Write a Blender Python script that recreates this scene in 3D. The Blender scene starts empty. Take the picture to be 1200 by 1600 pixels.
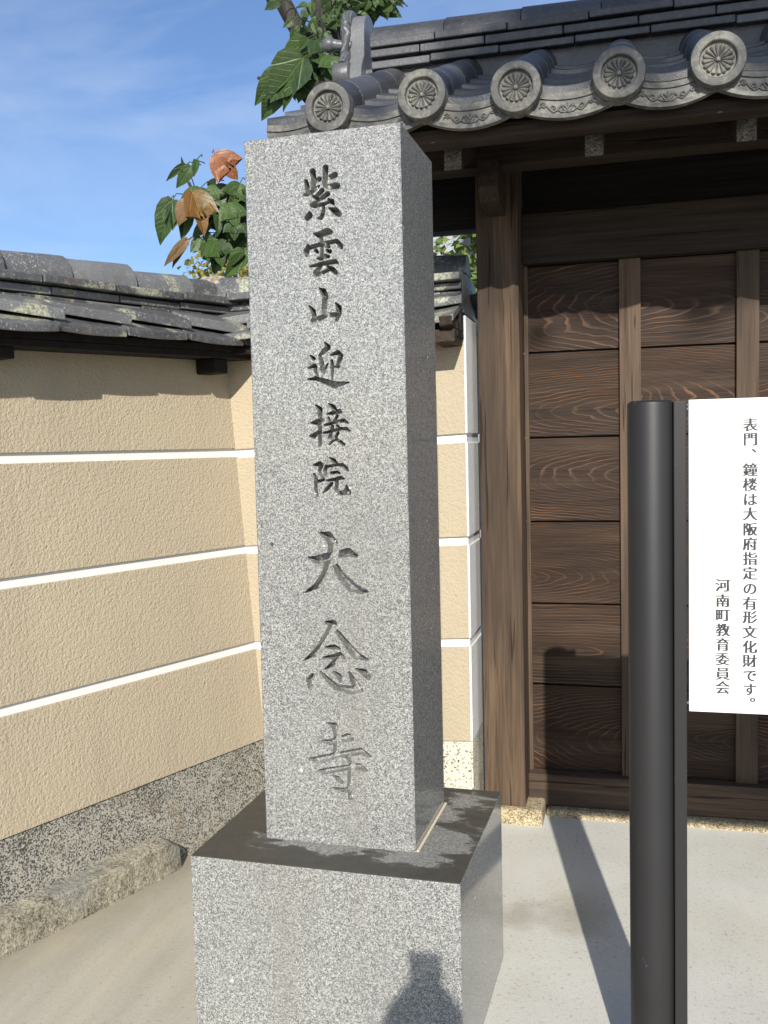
import bpy, bmesh, math, random
import numpy as np
from mathutils import Vector, Matrix

random.seed(7)
R = math.radians
scene = bpy.context.scene
COL = scene.collection

# ------------------------------------------------------------------ camera
cam_d = bpy.data.cameras.new('camera')
cam = bpy.data.objects.new('camera', cam_d)
COL.objects.link(cam)
rt, dn, fw = ((0.96785563, 0.25041921, -0.02336036), (-0.00572806, -0.07091006, -0.99746627),
              (-0.25144119, 0.96553715, -0.06719628))
EYE = 1.427
cam.matrix_world = Matrix(((rt[0], -dn[0], -fw[0], 0), (rt[1], -dn[1], -fw[1], 0),
                           (rt[2], -dn[2], -fw[2], EYE), (0, 0, 0, 1)))
cam_d.sensor_width = 36
cam_d.lens = 1480 / 1600 * 36
cam_d.clip_start = 0.02
cam_d.clip_end = 2000
scene.camera = cam

# ------------------------------------------------------------------ light
SUN_EL, SUN_AZ = R(28.3), R(11.3)
sun_d = bpy.data.lights.new('sun', 'SUN')
sun_d.energy = 4.2
sun_d.angle = R(0.53)
sun_d.color = (1.0, 0.945, 0.86)
sun = bpy.data.objects.new('sun', sun_d)
COL.objects.link(sun)
sdir = Vector((-math.sin(SUN_AZ) * math.cos(SUN_EL), math.cos(SUN_AZ) * math.cos(SUN_EL), -math.sin(SUN_EL)))
sun.rotation_euler = sdir.to_track_quat('-Z', 'Y').to_euler()
sun.location = (2, -8, 6)

world = bpy.data.worlds.new('World')
scene.world = world
world.use_nodes = True
wn, wl = world.node_tree.nodes, world.node_tree.links
wn.clear()
wo = wn.new('ShaderNodeOutputWorld')
bg = wn.new('ShaderNodeBackground')
sky = wn.new('ShaderNodeTexSky')
sky.sky_type = 'NISHITA'
sky.sun_disc = False
sky.sun_elevation = SUN_EL
sky.sun_rotation = math.pi - SUN_AZ
sky.air_density = 1.0
sky.dust_density = 1.0
sky.ozone_density = 2.4
tc = wn.new('ShaderNodeTexCoord')
mp = wn.new('ShaderNodeMapping')
mp.inputs['Rotation'].default_value = (R(20), R(35), R(10))
mp.inputs['Scale'].default_value = (1.2, 3.0, 6.5)
nz = wn.new('ShaderNodeTexNoise')
nz.inputs['Scale'].default_value = 1.7
nz.inputs['Detail'].default_value = 6
nz.inputs['Roughness'].default_value = 0.55
nz.inputs['Distortion'].default_value = 0.6
cr = wn.new('ShaderNodeValToRGB')
cr.color_ramp.elements[0].position = 0.40
cr.color_ramp.elements[0].color = (0, 0, 0, 1)
cr.color_ramp.elements[1].position = 0.86
cr.color_ramp.elements[1].color = (0.38, 0.38, 0.38, 1)
mx = wn.new('ShaderNodeMix')
mx.data_type = 'RGBA'
mx.inputs[7].default_value = (7.5, 7.4, 7.2, 1)
wl.new(tc.outputs['Generated'], mp.inputs['Vector'])
wl.new(mp.outputs['Vector'], nz.inputs['Vector'])
wl.new(nz.outputs['Fac'], cr.inputs['Fac'])
wl.new(cr.outputs['Color'], mx.inputs[0])
wl.new(sky.outputs['Color'], mx.inputs[6])
tint = wn.new('ShaderNodeMix')
tint.data_type = 'RGBA'
tint.blend_type = 'MULTIPLY'
tint.inputs[0].default_value = 1.0
tint.inputs[7].default_value = (1.0, 1.11, 1.31, 1)
wl.new(mx.outputs[2], tint.inputs[6])
wl.new(tint.outputs[2], bg.inputs['Color'])
bg.inputs['Strength'].default_value = 0.085
wl.new(bg.outputs['Background'], wo.inputs['Surface'])

vs = scene.view_settings
vs.view_transform = 'Standard'
vs.look = 'None'
vs.gamma = 1
vs.use_curve_mapping = False
vs.exposure = 0.5
scene.cycles.use_denoising = True
scene.cycles.max_bounces = 8
scene.cycles.caustics_reflective = True
scene.cycles.blur_glossy = 0.3
scene.cycles.sample_clamp_indirect = 0.0


# ------------------------------------------------------------------ helpers
def tag(o, label=None, cat=None, group=None, kind=None):
    if label: o['label'] = label
    if cat: o['category'] = cat
    if group: o['group'] = group
    if kind: o['kind'] = kind
    return o


def empty(name, loc, rz=0.0, label=None, cat=None, group=None):
    o = bpy.data.objects.new(name, None)
    COL.objects.link(o)
    o.location = loc
    o.rotation_euler = (0, 0, rz)
    o.empty_display_size = 0.1
    return tag(o, label, cat, group)


class MB:
    """collects shapes for ONE mesh object"""

    def __init__(self, fn=None):
        self.v, self.f, self.uv, self.sm = [], [], {}, set()
        self.fn = fn

    def add(self, vs_, fs, smooth=False, fn=None):
        b = len(self.v)
        fn = fn or self.fn
        self.v += [tuple(fn(p)) if fn else tuple(p) for p in vs_]
        for f in fs:
            if smooth: self.sm.add(len(self.f))
            self.f.append([i + b for i in f])
        return b

    def box(self, x0, x1, y0, y1, z0, z1, fn=None):
        vs_ = [(x, y, z) for z in (z0, z1) for y in (y0, y1) for x in (x0, x1)]
        self.add(vs_, [(0, 2, 3, 1), (4, 5, 7, 6), (0, 1, 5, 4), (2, 6, 7, 3), (0, 4, 6, 2), (1, 3, 7, 5)], fn=fn)

    def prism(self, prof, a, b, axis=0, fn=None, smooth=False):
        """profile of 2-D points extruded along axis from a to b"""
        n = len(prof)

        def mk(p, t):
            q = list(p)
            q.insert(axis, t)
            return tuple(q)
        vs_ = [mk(p, a) for p in prof] + [mk(p, b) for p in prof]
        fs = [tuple(range(n))[::-1], tuple(range(n, 2 * n))]
        self.add(vs_, fs, fn=fn)
        base = len(self.v) - 2 * n
        for i in range(n):
            j = (i + 1) % n
            if smooth: self.sm.add(len(self.f))
            self.f.append([base + i, base + j, base + n + j, base + n + i])

    def grid(self, pts, smooth=True, fn=None):
        """pts[i][j] -> sheet"""
        n, m = len(pts), len(pts[0])
        self.add([p for row in pts for p in row],
                 [(i * m + j, i * m + j + 1, (i + 1) * m + j + 1, (i + 1) * m + j) for i in range(n - 1) for j in range(m - 1)],
                 smooth, fn)

    def tube(self, path, rad, n=8, smooth=True, cap=True, fn=None):
        path = [Vector(p) for p in path]
        rads = rad if isinstance(rad, (list, tuple)) else [rad] * len(path)
        rows = []
        up = Vector((0.13, 0.21, 0.97))
        for i, p in enumerate(path):
            t = (path[min(i + 1, len(path) - 1)] - path[max(i - 1, 0)])
            t = t.normalized() if t.length > 1e-9 else Vector((0, 0, 1))
            u = t.cross(up)
            if u.length < 0.05: u = t.cross(Vector((1, 0, 0)))
            u.normalize()
            w = t.cross(u)
            rows.append([tuple(p + (u * math.cos(2 * math.pi * k / n) + w * math.sin(2 * math.pi * k / n)) * rads[i]) for k in range(n)])
        vs_ = [q for r in rows for q in r]
        fs = [(i * n + k, i * n + (k + 1) % n, (i + 1) * n + (k + 1) % n, (i + 1) * n + k) for i in range(len(rows) - 1) for k in range(n)]
        self.add(vs_, fs, smooth, fn)
        if cap:
            self.add(rows[0], [tuple(range(n))[::-1]], fn=fn)
            self.add(rows[-1], [tuple(range(n))], fn=fn)

    def ell(self, c, rx, ry, rz, m=None, nu=12, nv=8, fn=None):
        rows = []
        for j in range(nv + 1):
            th = math.pi * j / nv
            rows.append([(rx * math.sin(th) * math.cos(2 * math.pi * i / nu), ry * math.sin(th) * math.sin(2 * math.pi * i / nu), rz * math.cos(th)) for i in range(nu)])
        vs_ = []
        for r in rows:
            for p in r:
                q = Vector(p)
                if m is not None: q = m @ q
                vs_.append(tuple(q + Vector(c)))
        fs = [(j * nu + i, j * nu + (i + 1) % nu, (j + 1) * nu + (i + 1) % nu, (j + 1) * nu + i) for j in range(nv) for i in range(nu)]
        self.add(vs_, fs, True, fn)

    def lathe(self, prof, c, m=None, n=40, fn=None):
        """prof: (r, h) ; revolved round local z, then m, then moved to c"""
        vs_ = []
        for r, h in prof:
            for i in range(n):
                q = Vector((r * math.cos(2 * math.pi * i / n), r * math.sin(2 * math.pi * i / n), h))
                if m is not None: q = m @ q
                vs_.append(tuple(q + Vector(c)))
        fs = [(j * n + i, j * n + (i + 1) % n, (j + 1) * n + (i + 1) % n, (j + 1) * n + i) for j in range(len(prof) - 1) for i in range(n)]
        self.add(vs_, fs, True, fn)

    def build(self, name, mat, parent=None, bevel=0.0, seg=2, recalc=True, sharp=None):
        me = bpy.data.meshes.new(name)
        me.from_pydata(self.v, [], self.f)
        if self.sm:
            me.polygons.foreach_set('use_smooth', [i in self.sm for i in range(len(self.f))])
        if recalc:
            bm = bmesh.new()
            bm.from_mesh(me)
            bmesh.ops.remove_doubles(bm, verts=bm.verts, dist=1e-5)
            bmesh.ops.recalc_face_normals(bm, faces=bm.faces)
            bm.to_mesh(me)
            bm.free()
        if sharp: me.set_sharp_from_angle(angle=R(sharp))
        me.materials.append(mat)
        o = bpy.data.objects.new(name, me)
        COL.objects.link(o)
        if parent: o.parent = parent
        if bevel:
            b = o.modifiers.new('bevel', 'BEVEL')
            b.width = bevel
            b.segments = seg
            b.limit_method = 'ANGLE'
            b.angle_limit = R(35)
            b.harden_normals = False
        return o


# ------------------------------------------------------------------ materials
class NT:
    def __init__(self, name):
        self.m = bpy.data.materials.new(name)
        self.m.use_nodes = True
        self.n, self.l = self.m.node_tree.nodes, self.m.node_tree.links
        self.b = self.n['Principled BSDF']
        self.tc = self.n.new('ShaderNodeTexCoord')
        self._geo = None

    def put(self, node, key, val):
        if val is None: return
        if isinstance(val, bpy.types.NodeSocket): self.l.new(val, node.inputs[key])
        else: node.inputs[key].default_value = val

    @property
    def obj(self): return self.tc.outputs['Object']

    @property
    def uv(self): return self.tc.outputs['UV']

    @property
    def isl(self):
        if not self._geo: self._geo = self.n.new('ShaderNodeNewGeometry')
        return self._geo.outputs['Random Per Island']

    @property
    def pos(self):
        if not self._geo: self._geo = self.n.new('ShaderNodeNewGeometry')
        return self._geo.outputs['Position']

    def mapping(self, vec, scale=(1, 1, 1), loc=(0, 0, 0), rot=(0, 0, 0)):
        k = self.n.new('ShaderNodeMapping')
        self.put(k, 'Vector', vec)
        self.put(k, 'Scale', scale)
        self.put(k, 'Location', loc)
        self.put(k, 'Rotation', rot)
        return k.outputs[0]

    def noise(self, vec, scale, detail=3, rough=0.5, dist=0.0, out='Fac'):
        k = self.n.new('ShaderNodeTexNoise')
        self.put(k, 'Vector', vec)
        self.put(k, 'Scale', scale)
        self.put(k, 'Detail', detail)
        self.put(k, 'Roughness', rough)
        self.put(k, 'Distortion', dist)
        return k.outputs[out]

    def voro(self, vec, scale, out='Color', feature='F1', rand=1.0):
        k = self.n.new('ShaderNodeTexVoronoi')
        k.feature = feature
        self.put(k, 'Vector', vec)
        self.put(k, 'Scale', scale)
        self.put(k, 'Randomness', rand)
        return k.outputs[out]

    def ramp(self, fac, stops, interp='LINEAR'):
        k = self.n.new('ShaderNodeValToRGB')
        k.color_ramp.interpolation = interp
        el = k.color_ramp.elements
        while len(el) < len(stops): el.new(0.5)
        for e, (p, c) in zip(el, stops):
            e.position = p
            e.color = (c, c, c, 1) if not hasattr(c, '__len__') else (*c[:3], 1)
        self.put(k, 'Fac', fac)
        return k.outputs['Color']

    def mix(self, fac, a, b, mode='MIX'):
        k = self.n.new('ShaderNodeMix')
        k.data_type = 'RGBA'
        k.blend_type = mode
        k.clamp_factor = True
        self.put(k, 0, fac)
        for i, c in ((6, a), (7, b)):
            if isinstance(c, (int, float)): c = (c, c, c)
            self.put(k, i, c if isinstance(c, bpy.types.NodeSocket) else (*c[:3], 1))
        return k.outputs[2]

    def math(self, op, a, b=None, c=None, clamp=False):
        k = self.n.new('ShaderNodeMath')
        k.operation = op
        k.use_clamp = clamp
        for i, x in enumerate((a, b, c)):
            if x is not None: self.put(k, i, x)
        return k.outputs[0]

    def sep(self, vec):
        k = self.n.new('ShaderNodeSeparateXYZ')
        self.put(k, 0, vec)
        return k.outputs

    def comb(self, x, y, z):
        k = self.n.new('ShaderNodeCombineXYZ')
        for i, a in enumerate((x, y, z)): self.put(k, i, a)
        return k.outputs[0]

    def bump(self, h, dist, strength=1.0, normal=None):
        k = self.n.new('ShaderNodeBump')
        self.put(k, 'Height', h)
        self.put(k, 'Distance', dist)
        self.put(k, 'Strength', strength)
        if normal is not None: self.put(k, 'Normal', normal)
        return k.outputs[0]

    def out(self, color=None, rough=None, normal=None, spec=None, coat=None, coat_rough=None, metal=None, coat_normal=None):
        b = self.b
        if color is not None: self.put(b, 'Base Color', color if isinstance(color, bpy.types.NodeSocket) else (*color[:3], 1))
        self.put(b, 'Roughness', rough)
        self.put(b, 'Normal', normal)
        self.put(b, 'Specular IOR Level', spec)
        self.put(b, 'Coat Weight', coat)
        self.put(b, 'Coat Roughness', coat_rough)
        self.put(b, 'Metallic', metal)
        if coat_normal is not None: self.put(b, 'Coat Normal', coat_normal)
        return self.m


def plain(name, c, rough=0.6, **k):
    return NT(name).out(c, rough, **k)


def granite(name, polish=True, stain=False):
    t = NT(name)
    g = t.sep(t.voro(t.obj, 390))[0]
    g2 = t.sep(t.voro(t.obj, 700))[1]
    big = t.noise(t.obj, 3.5, 3)
    s = t.math('MULTIPLY_ADD', g2, 0.40, t.math('MULTIPLY', g, 0.60))
    s = t.math('ADD', s, t.math('MULTIPLY', t.math('SUBTRACT', t.noise(t.obj, 110, 2), 0.5), 0.35))
    col = t.ramp(s, [(0.10, (0.046, 0.048, 0.047)), (0.28, (0.12, 0.124, 0.120)), (0.50, (0.222, 0.226, 0.215)), (0.72, (0.345, 0.345, 0.322)), (0.92, (0.51, 0.505, 0.455))])
    col = t.mix(t.ramp(big, [(0.35, 0.0), (0.75, 0.22)]), col, (0.17, 0.175, 0.175), 'MIX')
    drip = t.ramp(t.noise(t.mapping(t.obj, (7, 7, 0.7)), 1.0, 5, 0.6, 0.3), [(0.50, 0.0), (0.72, 0.30)])
    col = t.mix(drip, col, (0.19, 0.175, 0.145))
    # rare white and dark crystals
    sp = t.voro(t.obj, 22, out='Distance')
    rn = t.sep(t.voro(t.obj, 22))[2]
    spot = t.math('MULTIPLY', t.math('LESS_THAN', sp, 0.085), t.math('GREATER_THAN', rn, 0.90))
    col = t.mix(spot, col, (0.75, 0.75, 0.72))
    dk = t.math('MULTIPLY', t.math('LESS_THAN', sp, 0.10), t.math('LESS_THAN', rn, 0.05))
    col = t.mix(dk, col, (0.05, 0.05, 0.05))
    rough, coat = 0.55, 1.0
    if stain:
        # dark damp film on the upper face, with ragged edges (object space, metres)
        x, y, z = t.sep(t.obj)
        n1 = t.noise(t.mapping(t.obj, (9, 18, 1)), 1.0, 8, 0.66, 0.5)
        inx = t.math('SUBTRACT', 0.222, t.math('ABSOLUTE', t.math('SUBTRACT', x, 0.329)))
        iny = t.math('SUBTRACT', 0.192, t.math('ABSOLUTE', t.math('SUBTRACT', y, 0.2896)))
        near = t.math('MINIMUM', inx, iny)  # >0 round the foot of the shaft
        px = t.math('MULTIPLY', t.math('MAXIMUM', t.math('SUBTRACT', x, 0.50), 0.0), t.ramp(y, [(0.05, 0.25), (0.16, 1.0)]))
        m = t.math('SUBTRACT', n1, 0.43)
        m = t.math('ADD', m, t.math('MULTIPLY', near, -3.0))
        m = t.math('ADD', m, t.math('MULTIPLY', px, -2.0))
        top = t.math('GREATER_THAN', z, 0.4722)
        dark = t.math('MULTIPLY', t.ramp(m, [(0.0, 0.0), (0.02, 0.75), (0.09, 1.0)]), top)
        film = t.mix(t.noise(t.obj, 34, 5), (0.036, 0.033, 0.026), (0.078, 0.072, 0.058))
        col = t.mix(t.math('MULTIPLY', top, 0.35), col, (0.21, 0.195, 0.165))
        col = t.mix(t.math('MULTIPLY', dark, 0.95), col, film)
        rough = t.mix(dark, 0.65, 0.55)
        coat = t.math('SUBTRACT', 1.0, top)
    h = t.noise(t.obj, 420, 2)
    return t.out(col, rough, t.bump(h, 0.0006, 0.5), spec=0.3, coat=coat if polish else 0.0, coat_rough=0.07)


def plaster(name, col, col2, bump=0.004):
    t = NT(name)
    v = t.noise(t.obj, 130, 3, 0.55, 0.15)
    v2 = t.noise(t.obj, 75, 2, 0.5, 0.1)
    h = t.math('ADD', v, t.math('MULTIPLY', v2, 0.7))
    h = t.ramp(t.math('MULTIPLY', h, 0.6), [(0.30, 0.0), (0.5, 0.55), (0.7, 1.0)])
    big = t.noise(t.obj, 1.6, 4, 0.6)
    c = t.mix(t.ramp(big, [(0.3, 0.0), (0.7, 1.0)]), col, col2)
    c = t.mix(t.ramp(t.noise(t.obj, 160, 2), [(0.35, 0.0), (0.7, 0.25)]), c, tuple(a * 0.8 for a in col))
    drip = t.ramp(t.noise(t.mapping(t.obj, (8, 8, 0.8)), 1.0, 5, 0.62, 0.3), [(0.5, 0.0), (0.75, 0.22)])
    c = t.mix(drip, c, tuple(a * 0.62 for a in col))
    return t.out(c, 0.9, t.bump(h, bump, 0.8), spec=0.15)


M_granite = granite('polished_grey_granite')
M_base = granite('stained_grey_granite', stain=True)
M_tan = plaster('tan_stucco', (0.475, 0.405, 0.285), (0.43, 0.365, 0.265), 0.0035)
M_white = plaster('white_lime_plaster', (0.80, 0.80, 0.77), (0.74, 0.74, 0.71), 0.0025)
t = NT('white_band_plaster')
M_band = t.out(t.mix(t.noise(t.obj, 5, 4), (0.80, 0.80, 0.78), (0.72, 0.72, 0.69)), 0.9, t.bump(t.noise(t.obj, 90, 3), 0.001, 0.5))


def washed(name, light, dark, scale, thr):
    t = NT(name)
    g = t.sep(t.voro(t.obj, scale))[0]
    g2 = t.noise(t.obj, scale * 1.3, 2)
    dirt = t.noise(t.obj, 5, 5, 0.65)
    s = t.math('MULTIPLY_ADD', g2, 0.5, t.math('MULTIPLY', g, 0.6))
    s = t.math('ADD', s, t.math('MULTIPLY', t.math('SUBTRACT', dirt, 0.5), 0.55))
    c = t.ramp(s, [(thr - 0.14, tuple(d * 0.5 for d in dark)), (thr - 0.04, dark), (thr + 0.10, light), (thr + 0.45, tuple(min(1, l * 1.35) for l in light))])
    brown = t.ramp(t.noise(t.obj, 9, 4), [(0.55, 0.0), (0.75, 0.5)])
    c = t.mix(brown, c, (0.20, 0.15, 0.09))
    return t.out(c, 0.85, t.bump(s, 0.004, 0.7), spec=0.2)


M_dado = washed('washed_granite_grit', (0.335, 0.32, 0.27), (0.125, 0.12, 0.11), 235, 0.47)
M_dado_light = washed('pale_washed_granite_grit', (0.55, 0.52, 0.41), (0.12, 0.11, 0.09), 170, 0.28)
t = NT('rough_foundation_stone')
n1 = t.noise(t.obj, 14, 6, 0.7)
gr = t.sep(t.voro(t.obj, 210))[0]
c = t.ramp(t.math('MULTIPLY_ADD', gr, 0.3, t.math('MULTIPLY', n1, 0.8)), [(0.3, (0.08, 0.075, 0.06)), (0.5, (0.25, 0.23, 0.175)), (0.8, (0.48, 0.44, 0.34))])
c = t.mix(t.ramp(t.noise(t.obj, 4, 3), [(0.55, 0.0), (0.7, 0.6)]), c, (0.24, 0.25, 0.24))
M_stone = t.out(c, 0.9, t.bump(t.noise(t.obj, 38, 5, 0.65), 0.012, 0.9), spec=0.2)
t = NT('yellow_granite_plinth')
gr = t.sep(t.voro(t.obj, 240))[0]
c = t.ramp(t.math('MULTIPLY_ADD', t.noise(t.obj, 25, 4), 0.5, t.math('MULTIPLY', gr, 0.55)), [(0.2, (0.10, 0.075, 0.04)), (0.5, (0.33, 0.27, 0.16)), (0.8, (0.58, 0.50, 0.34))])
M_plinth = t.out(c, 0.85, t.bump(t.noise(t.obj, 90, 4), 0.005, 0.8), spec=0.2)

# concrete
t = NT('pale_concrete')
x, y, z = t.sep(t.pos)
fine = t.noise(t.pos, 240, 3, 0.6)
mid = t.noise(t.mapping(t.pos, (1, 1, 1), rot=(0, 0, R(20))), 2.4, 6, 0.62, 0.3)
streak = t.noise(t.mapping(t.pos, (9, 1.2, 1), rot=(0, 0, R(-32))), 1.6, 5, 0.6)
pale = t.mix(t.ramp(mid, [(0.35, 0.0), (0.7, 1.0)]), (0.62, 0.615, 0.56), (0.53, 0.525, 0.47))
tanc = t.mix(t.ramp(streak, [(0.35, 0.0), (0.7, 1.0)]), (0.46, 0.437, 0.37), (0.385, 0.362, 0.30))
side = t.math('ADD', x, t.math('MULTIPLY', mid, 0.35))
c = t.mix(t.ramp(t.math('MULTIPLY_ADD', side, 0.9, 1.0, clamp=True), [(0.1, 0.0), (0.6, 1.0)]), tanc, pale)
c = t.mix(t.ramp(fine, [(0.34, 0.42), (0.52, 0.0)]), c, (0.33, 0.315, 0.27))
c = t.mix(t.ramp(t.noise(t.pos, 420, 2), [(0.55, 0.0), (0.72, 0.35)]), c, (0.72, 0.71, 0.66))
c = t.mix(t.ramp(t.math('ADD', t.noise(t.pos, 75, 4, 0.6), t.math('MULTIPLY', mid, 0.2)), [(0.68, 0.0), (0.78, 0.5)]), c, (0.26, 0.24, 0.19))
# dirt gathered along the foot of the left wall
wd = t.math('ADD', t.math('MULTIPLY', t.math('ADD', x, 1.368), 0.9346), t.math('MULTIPLY', t.math('SUBTRACT', y, 3.4), -0.3560))
wd = t.math('ADD', wd, t.math('MULTIPLY', t.math('SUBTRACT', t.noise(t.pos, 11, 5, 0.65), 0.5), 0.16))
c = t.mix(t.ramp(wd, [(0.06, 0.62), (0.17, 0.28), (0.36, 0.0)]), c, (0.235, 0.205, 0.145))
for sx, sy, sr in ((-0.33, 2.80, 0.085), (-0.165, 2.83, 0.13)):
    dx = t.math('SUBTRACT', x, sx)
    dy = t.math('MULTIPLY', t.math('SUBTRACT', y, sy), 0.75)
    d = t.math('SQRT', t.math('ADD', t.math('MULTIPLY', dx, dx), t.math('MULTIPLY', dy, dy)))
    d = t.math('ADD', d, t.math('MULTIPLY', t.math('SUBTRACT', t.noise(t.pos, 14, 4), 0.5), 0.10))
    c = t.mix(t.ramp(t.math('DIVIDE', d, sr), [(0.2, 0.45), (1.0, 0.0)]), c, (0.21, 0.175, 0.11))
yb = t.ramp(t.noise(t.mapping(t.pos, (3, 1.1, 1), rot=(0, 0, R(-18))), 1.7, 4), [(0.52, 0.0), (0.72, 0.30)])
c = t.mix(yb, c, (0.50, 0.45, 0.32))
cracks = t.ramp(t.voro(t.mapping(t.pos, (2.2, 2.2, 2.2)), 1.5, out='Distance', feature='DISTANCE_TO_EDGE'), [(0.0, 0.0), (0.004, 0.0)])
M_concrete = t.out(c, 0.85, t.bump(t.math('ADD', fine, t.noise(t.pos, 60, 3)), 0.0015, 0.4), spec=0.25)
M_court = plain('gravel_court', (0.34, 0.31, 0.26), 0.95)


def wood(name, c0, c1, c2, axis='z', scale=1.0):
    """weathered timber, grain along one axis"""
    t = NT(name)
    st = {'x': (1.2, 34, 34), 'y': (34, 1.2, 34), 'z': (34, 34, 1.2)}[axis]
    g = t.noise(t.mapping(t.obj, tuple(s * scale for s in st)), 1.0, 6, 0.65, 0.9)
    st2 = tuple(s * 4.0 for s in st)
    f = t.noise(t.mapping(t.obj, st2), 1.0, 3, 0.6)
    big = t.noise(t.mapping(t.obj, tuple(max(0.8, s / 8) for s in st)), 1.0, 3, 0.5, 1.0)
    s = t.math('MULTIPLY_ADD', f, 0.35, t.math('MULTIPLY', g, 0.75))
    c = t.ramp(s, [(0.36, c0), (0.52, c1), (0.72, c2)])
    c = t.mix(t.ramp(big, [(0.42, 0.0), (0.62, 0.62)]), c, tuple(0.6 * a + 0.012 for a in c0))
    ck = t.ramp(t.noise(t.mapping(t.obj, tuple(s * 1.7 for s in st)), 1.0, 2, 0.5, 0.4), [(0.30, 1.0), (0.345, 0.0)])
    c = t.mix(t.math('MULTIPLY', ck, 0.75), c, (0.012, 0.009, 0.007))
    return t.out(c, 0.72, t.bump(t.math('SUBTRACT', s, ck), 0.0025, 0.6), spec=0.2)


M_post = wood('weathered_brown_timber_upright', (0.042, 0.027, 0.018), (0.090, 0.060, 0.038), (0.155, 0.107, 0.070), 'z')
M_batten = wood('brown_batten_timber', (0.050, 0.034, 0.023), (0.098, 0.066, 0.043), (0.15, 0.104, 0.070), 'z')
M_rail = wood('brown_rail_timber', (0.035, 0.024, 0.017), (0.075, 0.050, 0.034), (0.12, 0.084, 0.058), 'x')
M_beam = wood('dark_beam_timber', (0.022, 0.016, 0.012), (0.042, 0.030, 0.022), (0.07, 0.051, 0.036), 'x')
M_raft = wood('dark_rafter_timber', (0.022, 0.016, 0.012), (0.042, 0.030, 0.022), (0.07, 0.050, 0.035), 'y')
M_black = wood('shade_black_eave_timber', (0.007, 0.006, 0.0055), (0.013, 0.011, 0.0095), (0.028, 0.022, 0.017), 'x')  # black timber, with the gloom under the roof put into its colour
M_lintel = wood('shaded_lintel_timber', (0.014, 0.0105, 0.008), (0.028, 0.020, 0.015), (0.05, 0.037, 0.027), 'x')  # darker beam timber: shade below the eave is put into the colour

# rafter end grain
t = NT('weathered_end_grain')
n1 = t.noise(t.mapping(t.obj, (60, 60, 110), rot=(0, R(24), 0)), 1.0, 4, 0.6, 1.5)
M_end = t.out(t.ramp(n1, [(0.35, (0.035, 0.029, 0.022)), (0.52, (0.14, 0.125, 0.10)), (0.7, (0.25, 0.23, 0.19))]), 0.9, t.bump(n1, 0.006, 0.9))

# charred cedar boards with cathedral grain
t = NT('dark_cedar_boards')
isl = t.isl
x, y, z = t.sep(t.obj)
rnd = t.math('MULTIPLY', isl, 37.0)
zc = t.math('SUBTRACT', t.math('FRACT', t.math('DIVIDE', t.math('SUBTRACT', z, 0.164), 0.3225)), t.math('MULTIPLY_ADD', t.math('FRACT', t.math('MULTIPLY', isl, 91.7)), 0.3, 0.25))
zc = t.math('MULTIPLY', zc, 0.3225)
xo = t.math('SUBTRACT', t.math('ADD', x, t.math('MULTIPLY_ADD', isl, 2.6, -1.0)), 0.0)
wob = t.noise(t.comb(t.math('MULTIPLY', x, 2.2), rnd, t.math('MULTIPLY', z, 7.0)), 1.0, 3, 0.5)
wob2 = t.noise(t.comb(t.math('MULTIPLY', x, 14.0), rnd, t.math('MULTIPLY', z, 40.0)), 1.0, 2, 0.5)
xs = t.math('MULTIPLY', xo, 0.14)
dd = t.math('SQRT', t.math('ADD', t.math('MULTIPLY', xs, xs), t.math('MULTIPLY', zc, zc)))
dd = t.math('ADD', dd, t.math('MULTIPLY_ADD', wob, 0.048, t.math('MULTIPLY', wob2, 0.004)))
ph = t.math('ADD', t.math('MULTIPLY', dd, t.math('MULTIPLY_ADD', t.math('FRACT', t.math('MULTIPLY', isl, 53.1)), 50.0, 78.0)), t.math('MULTIPLY', isl, 9.0))
ring = t.math('FRACT', ph)
line = t.ramp(ring, [(0.0, 0.0), (0.66, 0.03), (0.84, 1.0), (0.90, 0.8), (0.95, 0.0)])
amp = t.ramp(t.noise(t.comb(t.math('MULTIPLY', x, 2.0), rnd, t.math('MULTIPLY', z, 11.0)), 1.0, 4), [(0.40, 0.10), (0.68, 0.95)])
fib = t.noise(t.comb(t.math('MULTIPLY', x, 5.0), rnd, t.math('MULTIPLY', z, 330.0)), 1.0, 3, 0.6)
base = t.mix(t.ramp(fib, [(0.35, 0.0), (0.65, 1.0)]), (0.012, 0.0075, 0.0055), (0.046, 0.027, 0.017))
lc = t.mix(t.ramp(t.noise(t.comb(t.math('MULTIPLY', x, 3.5), rnd, t.math('MULTIPLY', z, 16.0)), 1.0, 3), [(0.47, 0.0), (0.66, 1.0)]), (0.125, 0.080, 0.050), (0.26, 0.115, 0.046))
c = t.mix(t.math('MULTIPLY', line, t.math('MULTIPLY', amp, 0.9)), base, lc)
c = t.mix(t.ramp(t.noise(t.comb(t.math('MULTIPLY', x, 1.5), rnd, t.math('MULTIPLY', z, 8.0)), 1.0, 2), [(0.5, 0.0), (0.7, 0.5)]), c, (0.048, 0.026, 0.016))
c = t.mix(t.ramp(t.noise(t.comb(t.math('MULTIPLY', x, 1.1), rnd, t.math('MULTIPLY', z, 14.0)), 1.0, 4, 0.6), [(0.52, 0.0), (0.70, 0.42)]), c, (0.098, 0.068, 0.046))
M_boards = t.out(c, 0.62, t.bump(t.math('MULTIPLY_ADD', line, 0.6, t.math('MULTIPLY', fib, 0.4)), 0.0018, 0.7), spec=0.2)

# fired roof tiles


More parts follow.
